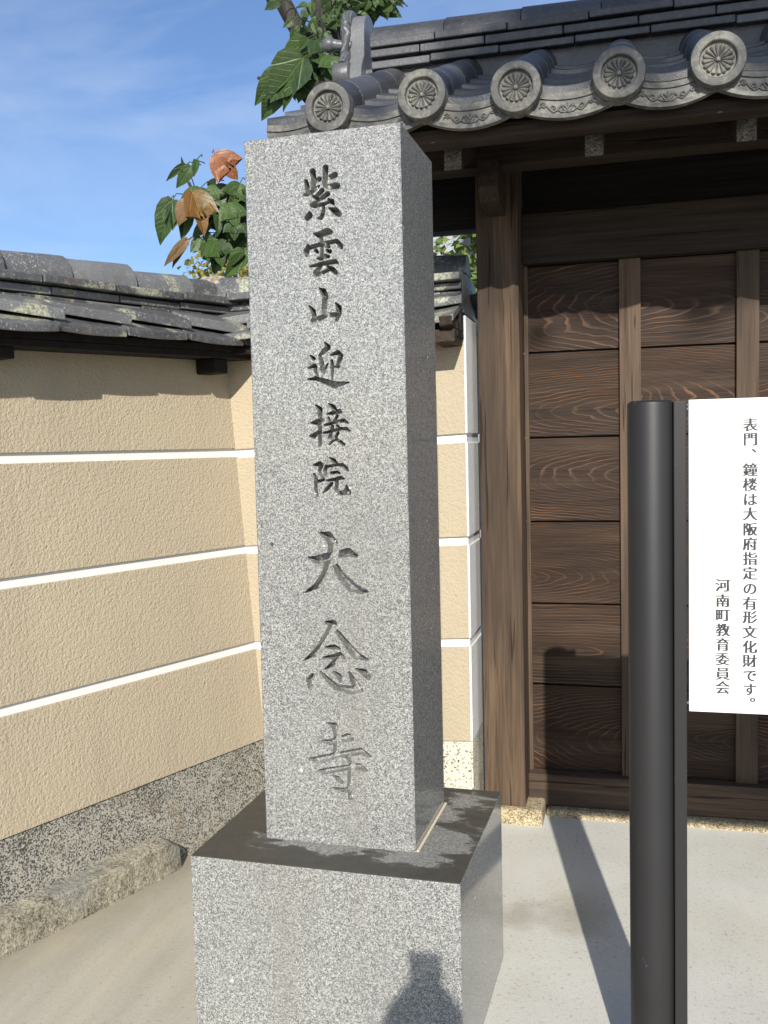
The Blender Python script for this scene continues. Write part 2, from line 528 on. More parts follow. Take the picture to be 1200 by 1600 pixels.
def tile_mat(name, a, b, lichen=0.0, rough=0.5, pale=0.0):
    t = NT(name)
    co = t.pos if pale else t.obj
    n = t.noise(co, 7, 5, 0.65)
    f = t.noise(co, 60, 4, 0.6)
    c = t.mix(t.ramp(n, [(0.3, 0.0), (0.7, 1.0)]), a, b)
    c = t.mix(t.math('MULTIPLY', t.math('FRACT', t.math('MULTIPLY', t.isl, 17.3)), 0.6), c, tuple(0.5 * q for q in a))
    c = t.mix(t.ramp(t.math('FRACT', t.math('MULTIPLY', t.isl, 41.7)), [(0.62, 0.0), (1.0, 0.55)]), c, tuple(min(1, 1.9 * q) for q in b))
    c = t.mix(t.ramp(f, [(0.5, 0.0), (0.75, 0.35)]), c, tuple(min(1, 2.0 * q) for q in b))
    if pale:
        p = t.ramp(t.math('MULTIPLY_ADD', f, 0.35, t.math('MULTIPLY', t.noise(co, 13, 4, 0.6), 0.8)), [(0.54, 0.0), (0.72, pale)])
        c = t.mix(p, c, (0.31, 0.295, 0.235))
        c = t.mix(t.ramp(t.noise(co, 9, 4, 0.6), [(0.52, 0.0), (0.66, 0.6)]), c, (0.045, 0.045, 0.044))
    if lichen:
        ln = t.noise(t.obj, 7.5, 2, 0.4, 0.3)
        ln2 = t.noise(t.obj, 70, 4, 0.7)
        l = t.math('ADD', ln, t.math('MULTIPLY', t.math('SUBTRACT', ln2, 0.5), 0.25))
        msk = t.ramp(l, [(0.60, 0.0), (0.66, 1.0)])
        lcol = t.ramp(t.noise(t.obj, 120, 3), [(0.3, (0.10, 0.10, 0.07)), (0.5, (0.29, 0.29, 0.21)), (0.75, (0.50, 0.50, 0.40))])
        c = t.mix(t.math('MULTIPLY', msk, lichen), c, lcol)
        sp = t.ramp(t.math('ADD', t.noise(t.obj, 130, 3, 0.6), t.math('MULTIPLY', t.noise(t.obj, 6, 2), 0.22)), [(0.735, 0.0), (0.775, 0.75)])
        c = t.mix(sp, c, (0.40, 0.40, 0.35))
        br = t.ramp(t.noise(t.obj, 4.5, 3), [(0.62, 0.0), (0.70, 0.5)])
        c = t.mix(br, c, (0.15, 0.10, 0.065))
    return t.out(c, rough, t.bump(t.math('ADD', f, t.noise(t.obj, 220, 3)), 0.0018, 0.55), spec=0.45)


M_tile = tile_mat('dark_fired_roof_tile', (0.036, 0.038, 0.042), (0.070, 0.072, 0.077), 0, 0.42)
M_face = tile_mat('weathered_pale_tile_face', (0.075, 0.076, 0.073), (0.135, 0.132, 0.118), 0, 0.6, 0.6)
M_oldtile = tile_mat('lichen_covered_roof_tile', (0.060, 0.062, 0.064), (0.135, 0.137, 0.136), 0.85, 0.42)
M_oni = tile_mat('silvery_fired_ornament', (0.075, 0.078, 0.083), (0.125, 0.128, 0.13), 0, 0.34)
M_mortar = NT('lime_mortar')
M_mortar = M_mortar.out(M_mortar.ramp(M_mortar.noise(M_mortar.obj, 90, 4), [(0.3, (0.16, 0.13, 0.10)), (0.7, (0.42, 0.37, 0.29))]), 0.95, M_mortar.bump(M_mortar.noise(M_mortar.obj, 120, 4), 0.006, 0.9))
M_bead = plain('cream_joint_bead', (0.62, 0.56, 0.42), 0.7)

# painted steel
t = NT('dark_brown_painted_steel')
scr = t.ramp(t.math('ADD', t.noise(t.mapping(t.obj, (1, 1, 0.45), rot=(0, R(12), 0)), 46, 3, 0.5, 0.3), t.math('MULTIPLY', t.noise(t.obj, 3, 2), 0.12)), [(0.775, 0.0), (0.80, 0.6)])
c = t.mix(t.math('MULTIPLY', scr, t.ramp(t.sep(t.obj)[2], [(0.3, 1.0), (0.9, 0.15)])), t.mix(t.noise(t.obj, 6, 4), (0.0155, 0.015, 0.0152), (0.023, 0.022, 0.022)), (0.22, 0.22, 0.21))
M_steel = t.out(c, 0.5, t.bump(t.noise(t.obj, 300, 2), 0.0003, 0.3), spec=0.4)
t = NT('white_sign_enamel')
M_sign = t.out(t.mix(t.ramp(t.noise(t.obj, 3, 4), [(0.4, 0.0), (0.8, 0.3)]), (0.80, 0.81, 0.78), (0.74, 0.75, 0.70)), 0.35, spec=0.4)
M_ink = plain('black_sign_ink', (0.035, 0.035, 0.04), 0.5)
M_dark = plain('dark_hollow', (0.02, 0.02, 0.02), 0.9)


def leaf_mat(name, a, b, vein, rough=0.42):
    t = NT(name)
    u, v, _ = t.sep(t.uv)
    au = t.math('ABSOLUTE', u)
    mid = t.ramp(au, [(0.008, 1.0), (0.022, 0.0)])
    side = t.ramp(t.math('ABSOLUTE', t.math('SUBTRACT', au, t.math('MULTIPLY', v, 0.62))), [(0.008, 0.8), (0.022, 0.0)])
    fine = t.ramp(t.math('ABSOLUTE', t.math('SUBTRACT', t.math('FRACT', t.math('MULTIPLY', t.math('SUBTRACT', v, t.math('MULTIPLY', au, 0.8)), 8.0)), 0.5)), [(0.02, 0.4), (0.07, 0.0)])
    vm = t.math('MAXIMUM', t.math('MAXIMUM', mid, side), fine)
    base = t.mix(t.ramp(t.math('MULTIPLY_ADD', t.noise(t.obj, 14, 4), 0.7, t.math('MULTIPLY', t.isl, 0.5)), [(0.35, 0.0), (0.8, 1.0)]), a, b)
    c = t.mix(t.math('MULTIPLY', vm, 0.36), base, vein)
    m = t.out(c, rough, t.bump(t.math('SUBTRACT', t.noise(t.uv, 9, 3), vm), 0.004, 0.5), spec=0.4)
    # light through the blade
    tr = t.n.new('ShaderNodeBsdfTranslucent')
    t.put(tr, 'Color', c)
    ms = t.n.new('ShaderNodeMixShader')
    ms.inputs[0].default_value = 0.22
    t.l.new(t.b.outputs[0], ms.inputs[1])
    t.l.new(tr.outputs[0], ms.inputs[2])
    t.l.new(ms.outputs[0], t.n['Material Output'].inputs['Surface'])
    return m


M_leaf = leaf_mat('green_leaf', (0.022, 0.046, 0.014), (0.062, 0.112, 0.028), (0.17, 0.24, 0.08))
M_leaf_red = leaf_mat('red_autumn_leaf', (0.19, 0.060, 0.024), (0.27, 0.098, 0.040), (0.50, 0.29, 0.11))
M_leaf_or = leaf_mat('orange_autumn_leaf', (0.065, 0.085, 0.022), (0.24, 0.115, 0.034), (0.46, 0.32, 0.09))
M_leaf_br = leaf_mat('brown_dry_leaf', (0.10, 0.085, 0.032), (0.22, 0.135, 0.065), (0.36, 0.24, 0.12))
M_leaf_far = leaf_mat('yellow_green_leaf', (0.16, 0.16, 0.03), (0.30, 0.27, 0.06), (0.3, 0.3, 0.1))
t = NT('grey_bark')
M_bark = t.out(t.ramp(t.noise(t.mapping(t.obj, (22, 22, 5)), 1, 5, 0.65), [(0.35, (0.014, 0.013, 0.011)), (0.65, (0.055, 0.05, 0.042))]), 0.9, t.bump(t.noise(t.mapping(t.obj, (26, 26, 8)), 1, 5), 0.01, 0.9))


# ------------------------------------------------------------------ ground (structure)
def wmat(o):
    m = Matrix.LocRotScale(o.location, o.rotation_euler, o.scale)
    return wmat(o.parent) @ m if o.parent else m


def W(mb, name, mat, parent, **k):
    """build a mesh whose shapes are given in world space under a placed parent"""
    im = wmat(parent).inverted()
    mb.v = [tuple(im @ Vector(p)) for p in mb.v]
    return mb.build(name, mat, parent, **k)


g = MB()
g.box(-150, 150, -150, 150, -0.30, -0.006)
tag(g.build('ground', M_court), kind='structure')
p = MB()
p.box(-14, 16, -0.6, 3.72, -0.05, 0.0)
tag(p.build('concrete_paving', M_concrete), kind='structure')
p = MB()
p.box(-40, 40, -7.5, -0.6, -0.05, -0.002)
t = NT('grey_asphalt')
tag(p.build('road', t.out(t.mix(t.noise(t.pos, 180, 3), (0.035, 0.035, 0.036), (0.075, 0.074, 0.072)), 0.9)), kind='structure')

# ------------------------------------------------------------------ stone pillar
A = R(-1.46957)
ex = Vector((math.cos(A), math.sin(A), 0))
ey = Vector((-math.sin(A), math.cos(A), 0))
O = Vector((-0.4938, 2.1183, 0))
BW, BD, BH = 0.652, 0.5723, 0.4734
SX, SY, SW, SD, SH = 0.1388, 0.1331, 0.38, 0.313, 1.6805
pil = empty('stone_pillar', O - ex * (SW + SX) - ey * SY, A,
            'tall square grey granite pillar carved with nine large characters, standing on a block base', 'stone pillar')
b = MB()
b.box(0, BW, 0, BD, -0.02, BH)
b.build('base_block', M_base, pil, bevel=0.003)

STROKES = """152.4,1573.5,3.9 155.3,1561.1,4.9 155.4,1542.9,3.6
169.4,1593.5,6.5 171.6,1580,5.5 170.7,1551.1,4.6
175.9,1570.5,3.9 185.8,1575,4.9
148.2,1543,3 154.7,1542.4,3.3 166.7,1547.9,4.9 184.1,1559.5,2.3
201.5,1598.6,6.5 200.4,1585.5,5.5 199,1559.3,5.2 207.3,1554.3,5.2 222.9,1555.7,6.8 228,1555.2,6.8
207.9,1574.6,4.8 223.6,1580.8,6.1
191.5,1548.6,5.2 175.5,1535,3.9 168.4,1538.1,2.3
170.3,1536.7,2.9 181.9,1529.6,3.6
204.3,1539.5,5.5 184.4,1528.1,3.6
181.8,1527.2,2.6 165.8,1517.8,4.9 173.6,1514.6,3.9 205.7,1520.1,3.2
206.5,1526.7,2.6 214.2,1521.8,5.5 218.5,1515.9,2.3
193.7,1511,2.9 192.6,1497.2,3.9 187.8,1487.4,4.6 180.6,1486.8,2
159.4,1502.6,2 158.5,1494.2,7.2 153.1,1489.8,5.9
207.3,1507.3,1.6 221.3,1500.1,7.1 231.4,1491.3,5.5
167.8,1452.7,1.6 182.1,1449.1,7.2 201.8,1454.7,7.5 209.6,1452.3,4.5
152.5,1426.6,3 149.5,1414.6,6.6 149.2,1404.9,4
155,1421.5,4.6 185.4,1427.6,4.2 223.3,1431.8,4.2 233.3,1420.1,4.8 235.1,1414.5,2.9
186.4,1440.9,3.9 187.3,1426.2,4.2 186.4,1397.1,3.6
171.9,1414.1,3.9 175.9,1410.1,2.9
175.2,1395,2 185.7,1395.4,4.6
197,1422.4,2.6 204.1,1420.3,3.2
199.3,1412.5,2.9 206.4,1408.9,4.2
195,1398.9,4.9 202.8,1398.1,3.3
156.3,1378.5,2 181.4,1382.3,4.3 218.1,1385.6,4.9 225.1,1381.5,1.9
182.6,1376.7,3.3 170.3,1363,5.9 169.5,1358.8,4.6 183.4,1360.8,3.9 201.9,1368,3.6
199.5,1375.5,2.3 212.3,1367.2,5.5 218.7,1360.7,4.9
178.5,1327,1.6 187.4,1319.1,6.9 192.4,1309,6.2 188.9,1281.1,6.2 190.4,1265,4.9
152.2,1288.3,1.7 161.1,1275.4,5.6 164,1263,4.6 159.8,1254.6,3.6
157.8,1254.1,3.6 176.4,1257.9,5.6 193.7,1264.8,5.2 219.8,1263.9,4.9
217.3,1290.9,1.6 224.2,1278.9,6.8 224.5,1266.6,5.5 218.2,1251.1,3.6
187.9,1201.3,2 195.5,1190.5,5.9 184.7,1181.8,4.9 173.2,1171.9,2.3
175.2,1171.2,3 178.7,1156.2,4.9 179.5,1138.8,4.6 183.3,1132.5,3 193.1,1151.8,2
201.5,1172.3,2 218.7,1177.6,4.9 227,1169.9,4.6 222.1,1157.8,4.6 219.1,1145.7,4.2 211.2,1144.8,1.6
203.8,1158.7,2.9 204.6,1142.6,4.3 204.5,1116.8,1.6
151.4,1173,2 159.1,1165.8,4.3
145.2,1144.7,1.7 160,1149.6,4.6 163.8,1145.7,4 162.2,1134.7,3 167.9,1126.4,2.3
144.4,1118.7,2 164.3,1119.1,4 184,1112.7,5.6 208.7,1103,7.5 244.8,1107.4,1
161.8,1122.9,2.7 165,1119.7,3.3
147.9,1016.3,1.7 164,1017.7,7.3 178.7,1021.6,3.6
161.8,1057,2 171.5,1047.4,5.6 171.4,1021.2,4 169.8,990.1,4 169,963.8,3.7
145,985.7,2.3 153.7,985.5,6 168,996.4,2.7
194.3,1059,2 204.6,1051.2,5.3 208.4,1045.5,4.6
189.7,1036.2,2 200.3,1037.7,3.6 218.8,1041.4,4.9 224,1038.8,2.6
192.1,1026.8,2.6 194.5,1020.5,2.6
213.9,1031.1,3 205,1016.5,3.3
181,1010.3,2 194.3,1013.1,3.3 207.6,1016.4,3.3 228.7,1020.1,3.9 239,1014.2,2
178.5,992.3,2 196.5,995.6,3 222.9,1001.1,3.3 236,1000.1,3.3 243,994.9,1.6
201.4,1006.6,3.3 196.2,986.9,3.6 192.1,980.8,3 210.4,976.6,3.6 227.2,964.3,3.6
212.6,1007.6,3 217.7,1000.6,3
214.8,991.4,3 206.5,977.9,3.3 192.3,965.5,2
151.6,917.1,1.7 166.4,920,5.3 171.6,917.4,4.3 165.9,903.7,3.7 170.2,892.3,3 175.9,882.2,2.7 163.2,879.2,3
152.3,896.4,2 156.6,882.5,4 155.4,863.6,3.7 158.8,845.3,2.7
192.7,933.3,2 202.4,925.6,5.6 206.9,920.6,4
182.2,914.1,3 179.9,903.5,4.3 181.6,894.7,3
183.5,912.8,3 208.7,916.8,2.6 223.2,916.5,3.9 233.4,906.4,3.6 236.6,902.6,1.6
193.7,898.3,2.6 209.6,899.9,3 215.4,896.7,2
183.9,880.2,2 203.8,883.1,3.3 218.4,886.6,3.9 224.9,884.3,2
195.6,873.2,3.3 184.7,862,4 173.7,851.8,1.7
208.3,876.8,4.3 206.4,859.3,3.6 213.5,850.4,4.6 226.7,851.6,5.3 232.1,859,4.6 232.4,868.4,1.6
232.9,864,2.6 235.9,852.7,5.9 239.7,848.9,2.9
132,697.6,2 152.9,692.5,8.9 182.1,699.6,8.8 207.8,705.9,7.6 231.8,711.4,9.1 250.5,703.3,4.3
164.5,756.6,2.4 183.5,748.3,10.4 194.2,732.4,10.4 192.2,715.7,10 186.7,691.3,9.2 174.5,660.6,8.8 152.7,631.2,6.9 120.5,613.6,1.2
196,683.8,5.6 212.8,655.1,8.8 235.9,631.1,11.5 259.4,620.2,7.1 273.5,619.7,3.5
170.7,543.2,2.5 189,538.9,9.2 180.1,519.4,8.4 157.3,486.5,7.2 134.5,463.1,5.1 112.8,449.2,1
195.3,524.7,4.2 219.5,495.1,7.1 243.6,467.2,9.5 272.2,456.9,2.1
168.1,482.1,2.1 190.8,484.5,5.4 203.8,480.1,2.5
161.5,456.8,2.1 185.1,460.2,5 205.4,467.4,4.6 215.1,457.3,2.5
205.4,466.6,4.2 186.3,444.1,5 165.7,429.4,1.5
133.1,415.2,3 127.5,399.5,9 127,381.6,4.7
154.5,422.1,2.1 171.7,404.8,5.1 193.1,386.4,7.1 226.4,382.4,9.2 254.7,382.9,4.6
226.7,424.1,2.1 236.2,404.5,7.5 244.9,388.9,9.1
188.3,424.1,2.5 200.6,414.1,6.3 203.7,404.6,5
243.6,433.3,1.7 264,426.6,7.4 272.8,414.2,6.2
153.9,254.2,2.2 173.2,252.1,6.2 205.1,262.6,7.4 219.2,267.7,8.3 231.2,262.2,2.6
168.4,298.4,1.8 186.7,291.9,7.5 192.1,268.5,7.5 189.7,244.7,7 186.4,220.7,6.2
120.5,207.3,2.7 138.2,205.5,8.5 186.4,220.7,6.2 249.5,235.1,7.4 272.5,224.6,3
141,179.7,1.8 157,179.5,6.7 211.9,192.8,5.7 245.1,197.8,6.9 263.5,189.3,2.6
217.8,217.8,5.2 227,203.2,6.5 223.6,174.2,7 223.8,148.8,7.9 219.1,138.3,7 199.8,136.7,4.4 173.5,140.6,1.1
221.4,126.5,5.2 222.1,120.7,6.1
177.1,170.7,1.8 191.8,164.2,5.3 199.5,156.3,4.8"""
st = [[tuple(float(a) for a in p.split(',')) for p in ln.split()] for ln in STROKES.split('\n')]
GX0, GX1, GZ0, GZ1, GS = 0.100, 0.2856, 0.100, 1.612, 0.0008
nx, nzz = int(round((GX1 - GX0) / GS)) + 1, int(round((GZ1 - GZ0) / GS)) + 1
gx = GX0 + np.arange(nx) * GS
gz = GZ0 + np.arange(nzz) * GS
sd = np.full((nzz, nx), 1.0)
for s_ in st:
    for (x0, z0, r0), (x1, z1, r1) in zip(s_, s_[1:]):
        x0, z0, r0, x1, z1, r1 = [q / 1000 for q in (x0, z0, r0 * 1.08 + 0.35, x1, z1, r1 * 1.08 + 0.35)]
        pad = max(r0, r1) + 0.004
        i0, i1 = np.searchsorted(gx, min(x0, x1) - pad), np.searchsorted(gx, max(x0, x1) + pad)
        j0, j1 = np.searchsorted(gz, min(z0, z1) - pad), np.searchsorted(gz, max(z0, z1) + pad)
        XX, ZZ = np.meshgrid(gx[i0:i1], gz[j0:j1])
        dx, dz = x1 - x0, z1 - z0
        L = dx * dx + dz * dz
        tt = np.clip(((XX - x0) * dx + (ZZ - z0) * dz) / L, 0, 1)
        d_ = np.hypot(XX - x0 - tt * dx, ZZ - z0 - tt * dz) - (r0 + tt * (r1 - r0))
        sd[j0:j1, i0:i1] = np.minimum(sd[j0:j1, i0:i1], d_)
rng = np.random.default_rng(3)
ins = np.clip(-sd / 0.0022, 0, 1)
DEEP = 0.0185 + 0.0150 * np.clip((gz - 0.15) / 0.45, 0, 1)[:, None]
depth = DEEP * (1 - (1 - ins) ** 2.0)
depth += np.where(ins > 0.3, rng.normal(0, 0.00025, depth.shape), 0)
depth[0, :] = depth[-1, :] = 0
depth[:, 0] = depth[:, -1] = 0
XX, ZZ = np.meshgrid(gx, gz)
V = np.stack([XX, depth, ZZ], -1).reshape(-1, 3)
ii, jj = np.meshgrid(np.arange(nx - 1), np.arange(nzz - 1))
q0 = (jj * nx + ii).reshape(-1)
F = np.stack([q0, q0 + 1, q0 + nx + 1, q0 + nx], -1)
nv = len(V)
c00, c10, c01, c11 = 0, nx - 1, (nzz - 1) * nx, nzz * nx - 1
E0 = 0.0025  # softened arris
ext = np.array([(0, E0, 0), (SW, E0, 0), (0, E0, SH), (SW, E0, SH),
                (0, SD, 0), (SW, SD, 0), (0, SD, SH - 0.001), (SW, SD, SH - 0.001),
                (E0, 0, 0), (SW - E0, 0, 0), (E0, 0, SH - E0), (SW - E0, 0, SH - E0)])
V = np.vstack([V, ext])
f0, f1, f2, f3, k0, k1, k2, k3, a0, a1, a2, a3 = range(nv, nv + 12)
more = [(a0, a1, c10, c00), (a1, a3, c11, c10), (a3, a2, c01, c11), (a2, a0, c00, c01),
        (f0, a0, a2, f2), (a1, f1, f3, a3), (a2, a3, f3, f2),
        (f0, f2, k2, k0), (f1, k1, k3, f3), (f2, f3, k3, k2), (k0, k2, k3, k1)]
F = np.vstack([F, np.array(more)])
me = bpy.data.meshes.new('shaft')
me.vertices.add(len(V))
me.vertices.foreach_set('co', V.astype(np.float32).reshape(-1))
me.loops.add(F.size)
me.loops.foreach_set('vertex_index', F.astype(np.int32).reshape(-1))
me.polygons.add(len(F))
me.polygons.foreach_set('loop_start', (np.arange(len(F)) * 4).astype(np.int32))
sm_ = np.ones(len(F), bool)
sm_[-len(more):] = False
me.polygons.foreach_set('use_smooth', sm_)
me.update(calc_edges=True)
me.set_sharp_from_angle(angle=R(40))
me.validate()
me.materials.append(M_granite)
sh = bpy.data.objects.new('shaft', me)
COL.objects.link(sh)
sh.parent = pil
sh.location = (SX, SY, BH + 0.0005)
bd = MB()
bd.box(SX + SW + 0.0005, SX + SW + 0.0075, SY + 0.004, SY + SD + 0.004, BH, BH + 0.004)
bd.build('joint_bead', M_bead, pil, bevel=0.0015)

# ------------------------------------------------------------------ side wall and return wall
PSI = R(69.15)
WD = Vector((math.cos(PSI), math.sin(PSI), 0))
WN = Vector((math.sin(PSI), -math.cos(PSI), 0))
C0 = Vector((-1.368, 3.4, 0))
KB = 0.068


def fl(q):  # (s, o, z) along the side wall, s growing towards the camera
    s, o, z = q
    return C0 - WD * s + WN * o + Vector((0, 0, z))


def fr(q):  # along the return wall, s growing to the right
    s, o, z = q
    return Vector((C0.x + s, C0.y - o, z + 0.043 * s * min(1, max(0, z / 0.3))))


def jag(n, a):
    return [random.uniform(-a, a) for _ in range(n)]


def roof_on_wall(th, fn, s0, s1, fo, ez, tl, end=None, seed=1):
    """eave tiles, flat ridge courses, round ridge tiles; fo = wall face, ez = underside of the eave at s = 0"""
    rnd = random.Random(seed)

    def T(q):
        return fn((q[0], q[1] + fo, q[2] + ez + tl * q[0]))
    back = -0.24
    # timber under the eave
    ub = MB(T)
    ub.box(s0, s1, -0.06, 0.125, -0.045, -0.022)
    ub.box(s0, s1, 0.085, 0.128, -0.021, 0.004)
    ub.box(s0, s1, -0.30, 0.06, -0.020, 0.045)
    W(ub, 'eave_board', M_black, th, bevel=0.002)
    rf = MB(T)
    sl = 0.36
    w = 0.262
    s = s0
    while s < s1 - 0.02:
        e = min(s + w, s1)
        dz, tw, oo = rnd.uniform(-0.004, 0.004), rnd.uniform(-0.006, 0.006), rnd.uniform(-0.008, 0.008)
        for side in (1, -1):
            # a shallow dished slab
            n = 7
            top, bot = [], []
            for k in range(n):
                u = k / (n - 1)
                sag = -0.005 * math.sin(math.pi * u) + tw * (u - 0.5)
                row_t, row_b = [], []
                for o_ in (0.19 + oo, 0.185 + oo, 0.10, 0.0, -0.09):
                    zz = (0.185 - o_) * sl + dz + sag
                    o2 = o_ if side == 1 else back - o_
                    lip = 0.002 if o_ > 0.187 else 0.0
                    row_t.append((s + 0.003 + (e - s - 0.006) * u, o2, zz + 0.026 - lip))
                    row_b.append((s + 0.003 + (e - s - 0.006) * u, o2, zz))
                top.append(row_t)
                bot.append(row_b)
            vs_ = [q for r in top for q in r] + [q for r in bot for q in r]
            m = 5
            N = n * m
            fs = []
            for i in range(n - 1):
                for j in range(m - 1):
                    a = i * m + j
                    fs += [(a, a + 1, a + m + 1, a + m), (N + a, N + a + m, N + a + m + 1, N + a + 1)]
            for i in range(n - 1):
                a, b_ = i * m, i * m + m - 1
                fs += [(a, a + m, N + a + m, N + a), (b_, N + b_, N + b_ + m, b_ + m)]
            for j in range(m - 1):
                a, b_ = j, (n - 1) * m + j
                fs += [(a, N + a, N + a + 1, a + 1), (b_, b_ + 1, N + b_ + 1, N + b_)]
            rf.add(vs_, fs)
            # a second slab lies on each joint, its front edge slanting from the ridge down to the eave
            h = 0.040 + rnd.uniform(0, 0.006)
            pa, pb = (s + w * rnd.uniform(0.80, 0.92), 0.085 + oo), (s - 0.030, 0.176 + oo)
            q = []
            for (ss, o_), back_ in ((pa, 0), (pb, 0), (pb, 1), (pa, 1)):
                oo_ = o_ - (0.13 if back_ else 0)
                zz = (0.185 - oo_) * sl + 0.027 + dz
                o2 = oo_ if side == 1 else back - oo_
                q.append((ss, o2, zz))
            rf.add([(a_, o2, zz + 0.007) for a_, o2, zz in q] + [(a_, o2, zz + h - 0.004) for a_, o2, zz in q],
                   [(3, 2, 1, 0), (4, 5, 6, 7), (0, 1, 5, 4), (1, 2, 6, 5), (2, 3, 7, 6), (3, 0, 4, 7)])
        s = e
    W(rf, 'eave_tiles', M_oldtile, th, bevel=0.004)
    ns = MB(T)
    for k, (of, z0, z1, ob) in enumerate(((0.045, 0.098, 0.121, -0.28), (0.040, 0.128, 0.151, -0.275), (0.070, 0.160, 0.186, -0.31))):
        s = s0 - rnd.uniform(0, 0.2)
        while s < s1:
            L_ = rnd.uniform(0.22, 0.31)
            e = min(s + L_, s1)
            dz, do = rnd.uniform(-0.003, 0.003), rnd.uniform(-0.006, 0.006)
            ds = rnd.uniform(-0.004, 0.004)
            a = max(s, s0)
            if e - a > 0.02:
                # front edge dips a little, as flat ridge tiles do
                p_ = []
                for ss, q in ((a + 0.002, 0), (e - 0.002, ds)):
                    p_ += [(ss, of + do, z0 + dz + q), (ss, of + do, z1 + dz + q), (ss, -0.12, z1 + 0.018), (ss, ob, z1 + dz + q), (ss, ob, z0 + dz + q)]
                ns.add(p_, [(0, 1, 2, 3, 4), (9, 8, 7, 6, 5), (0, 5, 6, 1), (1, 6, 7, 2), (2, 7, 8, 3), (3, 8, 9, 4), (4, 9, 5, 0)])
            s = e
        ns.box(s0, s1, of - 0.03, ob + 0.03, z0 - 0.012, z1 - 0.006) if False else None
    ns.box(s0, s1, -0.27, 0.005, 0.05, 0.165)
    W(ns, 'ridge_courses', M_oldtile, th, bevel=0.004)
    rc = MB(T)
    s = s0
    while s < s1 - 0.01:
        L_ = rnd.uniform(0.25, 0.29)
        e = min(s + L_, s1)
        r0 = 0.068 + rnd.uniform(-0.002, 0.003)
        dz, do = rnd.uniform(-0.004, 0.004), rnd.uniform(-0.006, 0.006)
        rows = []
        for ss, rr in ((s + 0.001, r0 - 0.012), (s + 0.003, r0 + 0.003), (s + 0.05, r0 + 0.002), (e - 0.04, r0 - 0.005), (e - 0.001, r0 - 0.006)):
            rows.append([(ss, -0.12 + do + rr * math.cos(math.pi * k / 10), 0.200 + dz + rr * 1.25 * math.sin(math.pi * k / 10)) for k in range(11)])
        rc.grid(rows)
        rc.add(rows[0], [tuple(range(11))])
        rc.add(rows[-1], [tuple(range(11))[::-1]])
        s = e
    W(rc, 'ridge_tiles', M_oldtile, th, sharp=40)


side = empty('plaster_wall', C0 - WD * 1.2, 0, 'long tan stucco wall on the left with white bands, granite foot and lichened tile coping', 'wall')
ZB = [(-0.05, 0.306), (0.306, 0.658), (0.69, 1.033), (1.065, 1.407), (1.439, 1.815)]


def slab(fn, s0, s1, z0, z1, off, kb, back):
    m = MB(fn)
    m.prism([(off - kb * z0, z0), (off - kb * z1, z1), (back, z1), (back, z0)], s0, s1, 0)
    return m


S0, S1 = -0.30, 3.7
W(slab(fl, S0, S1, *ZB[0], -0.004, KB, -0.40), 'granite_foot', M_dado, side)
for z0, z1 in ZB[1:]:
    W(slab(fl, S0, S1, z0, z1, 0.004, KB, -0.40), 'stucco_panel', M_tan, side, bevel=0.002)
for (a, z0), (z1, b_) in zip(ZB[1:-1], ZB[2:]):
    W(slab(fl, S0, S1, z0, z1, -0.007, KB, -0.40), 'white_band', M_band, side)
roof_on_wall(side, fl, -0.12, 3.7, -0.122, 1.818, -0.022, seed=5)
for s_c in (1.055, 0.175, 2.1, 3.0):
    bk = MB(fl)
    bk.box(s_c - 0.034, s_c + 0.034, -0.13, -0.02, 1.715, 1.772 - 0.02 * s_c)
    W(bk, 'eave_bracket', M_black, side, bevel=0.004)

# ledge stone at the foot of the side wall
lg = MB()
rnd = random.Random(4)
n = 60
rows = []
SE = 0.522
for i in range(n + 1):
    s_ = SE + (3.7 - SE) * i / n
    j1, j2, j3 = rnd.uniform(-.004, .004), rnd.uniform(-.006, .006), rnd.uniform(-.004, .004)
    tp = 0.108 + 0.006 * math.sin(s_ * 5.0) + rnd.uniform(-.003, .003) - (0.03 if i == 0 else 0)
    pr_ = [(0.064, -0.04), (0.066 + j1 * 0.6, 0.015), (0.063 + j2 * 0.6, tp * 0.6), (0.060 + j3, tp - 0.007), (0.053 + j1, tp), (-0.035, tp + 0.010), (-0.035, -0.04)]
    if i == 0: pr_ = [(a - 0.012 if a > 0 else a, z_) for a, z_ in pr_]
    rows.append([tuple(fl((s_, o_, z_))) for o_, z_ in pr_])
lg.grid(rows, smooth=False)
lg.add(rows[0], [tuple(range(7))])
lg.add(rows[-1], [tuple(range(7))[::-1]])
ledge = W(lg, 'foundation_stone', M_stone, side, sharp=30)

ret = empty('plaster_wall', (-0.96, 3.5, 0), 0, 'short tan stucco wall behind the pillar with a white plastered end beside the gate post', 'wall')
RZ = [(-0.05, 0.306), (0.306, 0.658), (0.69, 1.033), (1.065, 1.407), (1.439, 1.86)]
SE_ = 0.793
W(slab(fr, -0.28, SE_, *RZ[0], -0.006, 0, -0.29), 'granite_foot', M_dado_light, ret)
for z0, z1 in RZ[1:]:
    W(slab(fr, -0.28, SE_, z0, z1, 0.004, 0, -0.29), 'stucco_panel', M_tan, ret, bevel=0.002)
for (a, z0), (z1, b_) in zip(RZ[1:-1], RZ[2:]):
    W(slab(fr, -0.28, SE_, z0, z1, -0.007, 0, -0.29), 'white_band', M_band, ret)
en = MB(fr)
for (z0, z1), ex_ in zip(RZ, (0.004, 0.009, 0.009, 0.009, 0.009)):
    if z0 < 0: continue
    en.box(SE_, SE_ + ex_, -0.285, 0.006, z0, z1)
W(en, 'white_end_panel', M_white, ret, bevel=0.003)
en = MB(fr)
for (a, z0), (z1, b_) in zip(RZ[1:-1], RZ[2:]):
    en.box(SE_, SE_ + 0.003, -0.284, -0.007, z0, z1)
W(en, 'white_end_band', M_band, ret)
en = MB(fr)
en.box(SE_, SE_ + 0.007, -0.27, -0.006, -0.05, 0.306)
W(en, 'granite_end', M_dado_light, ret, bevel=0.002)
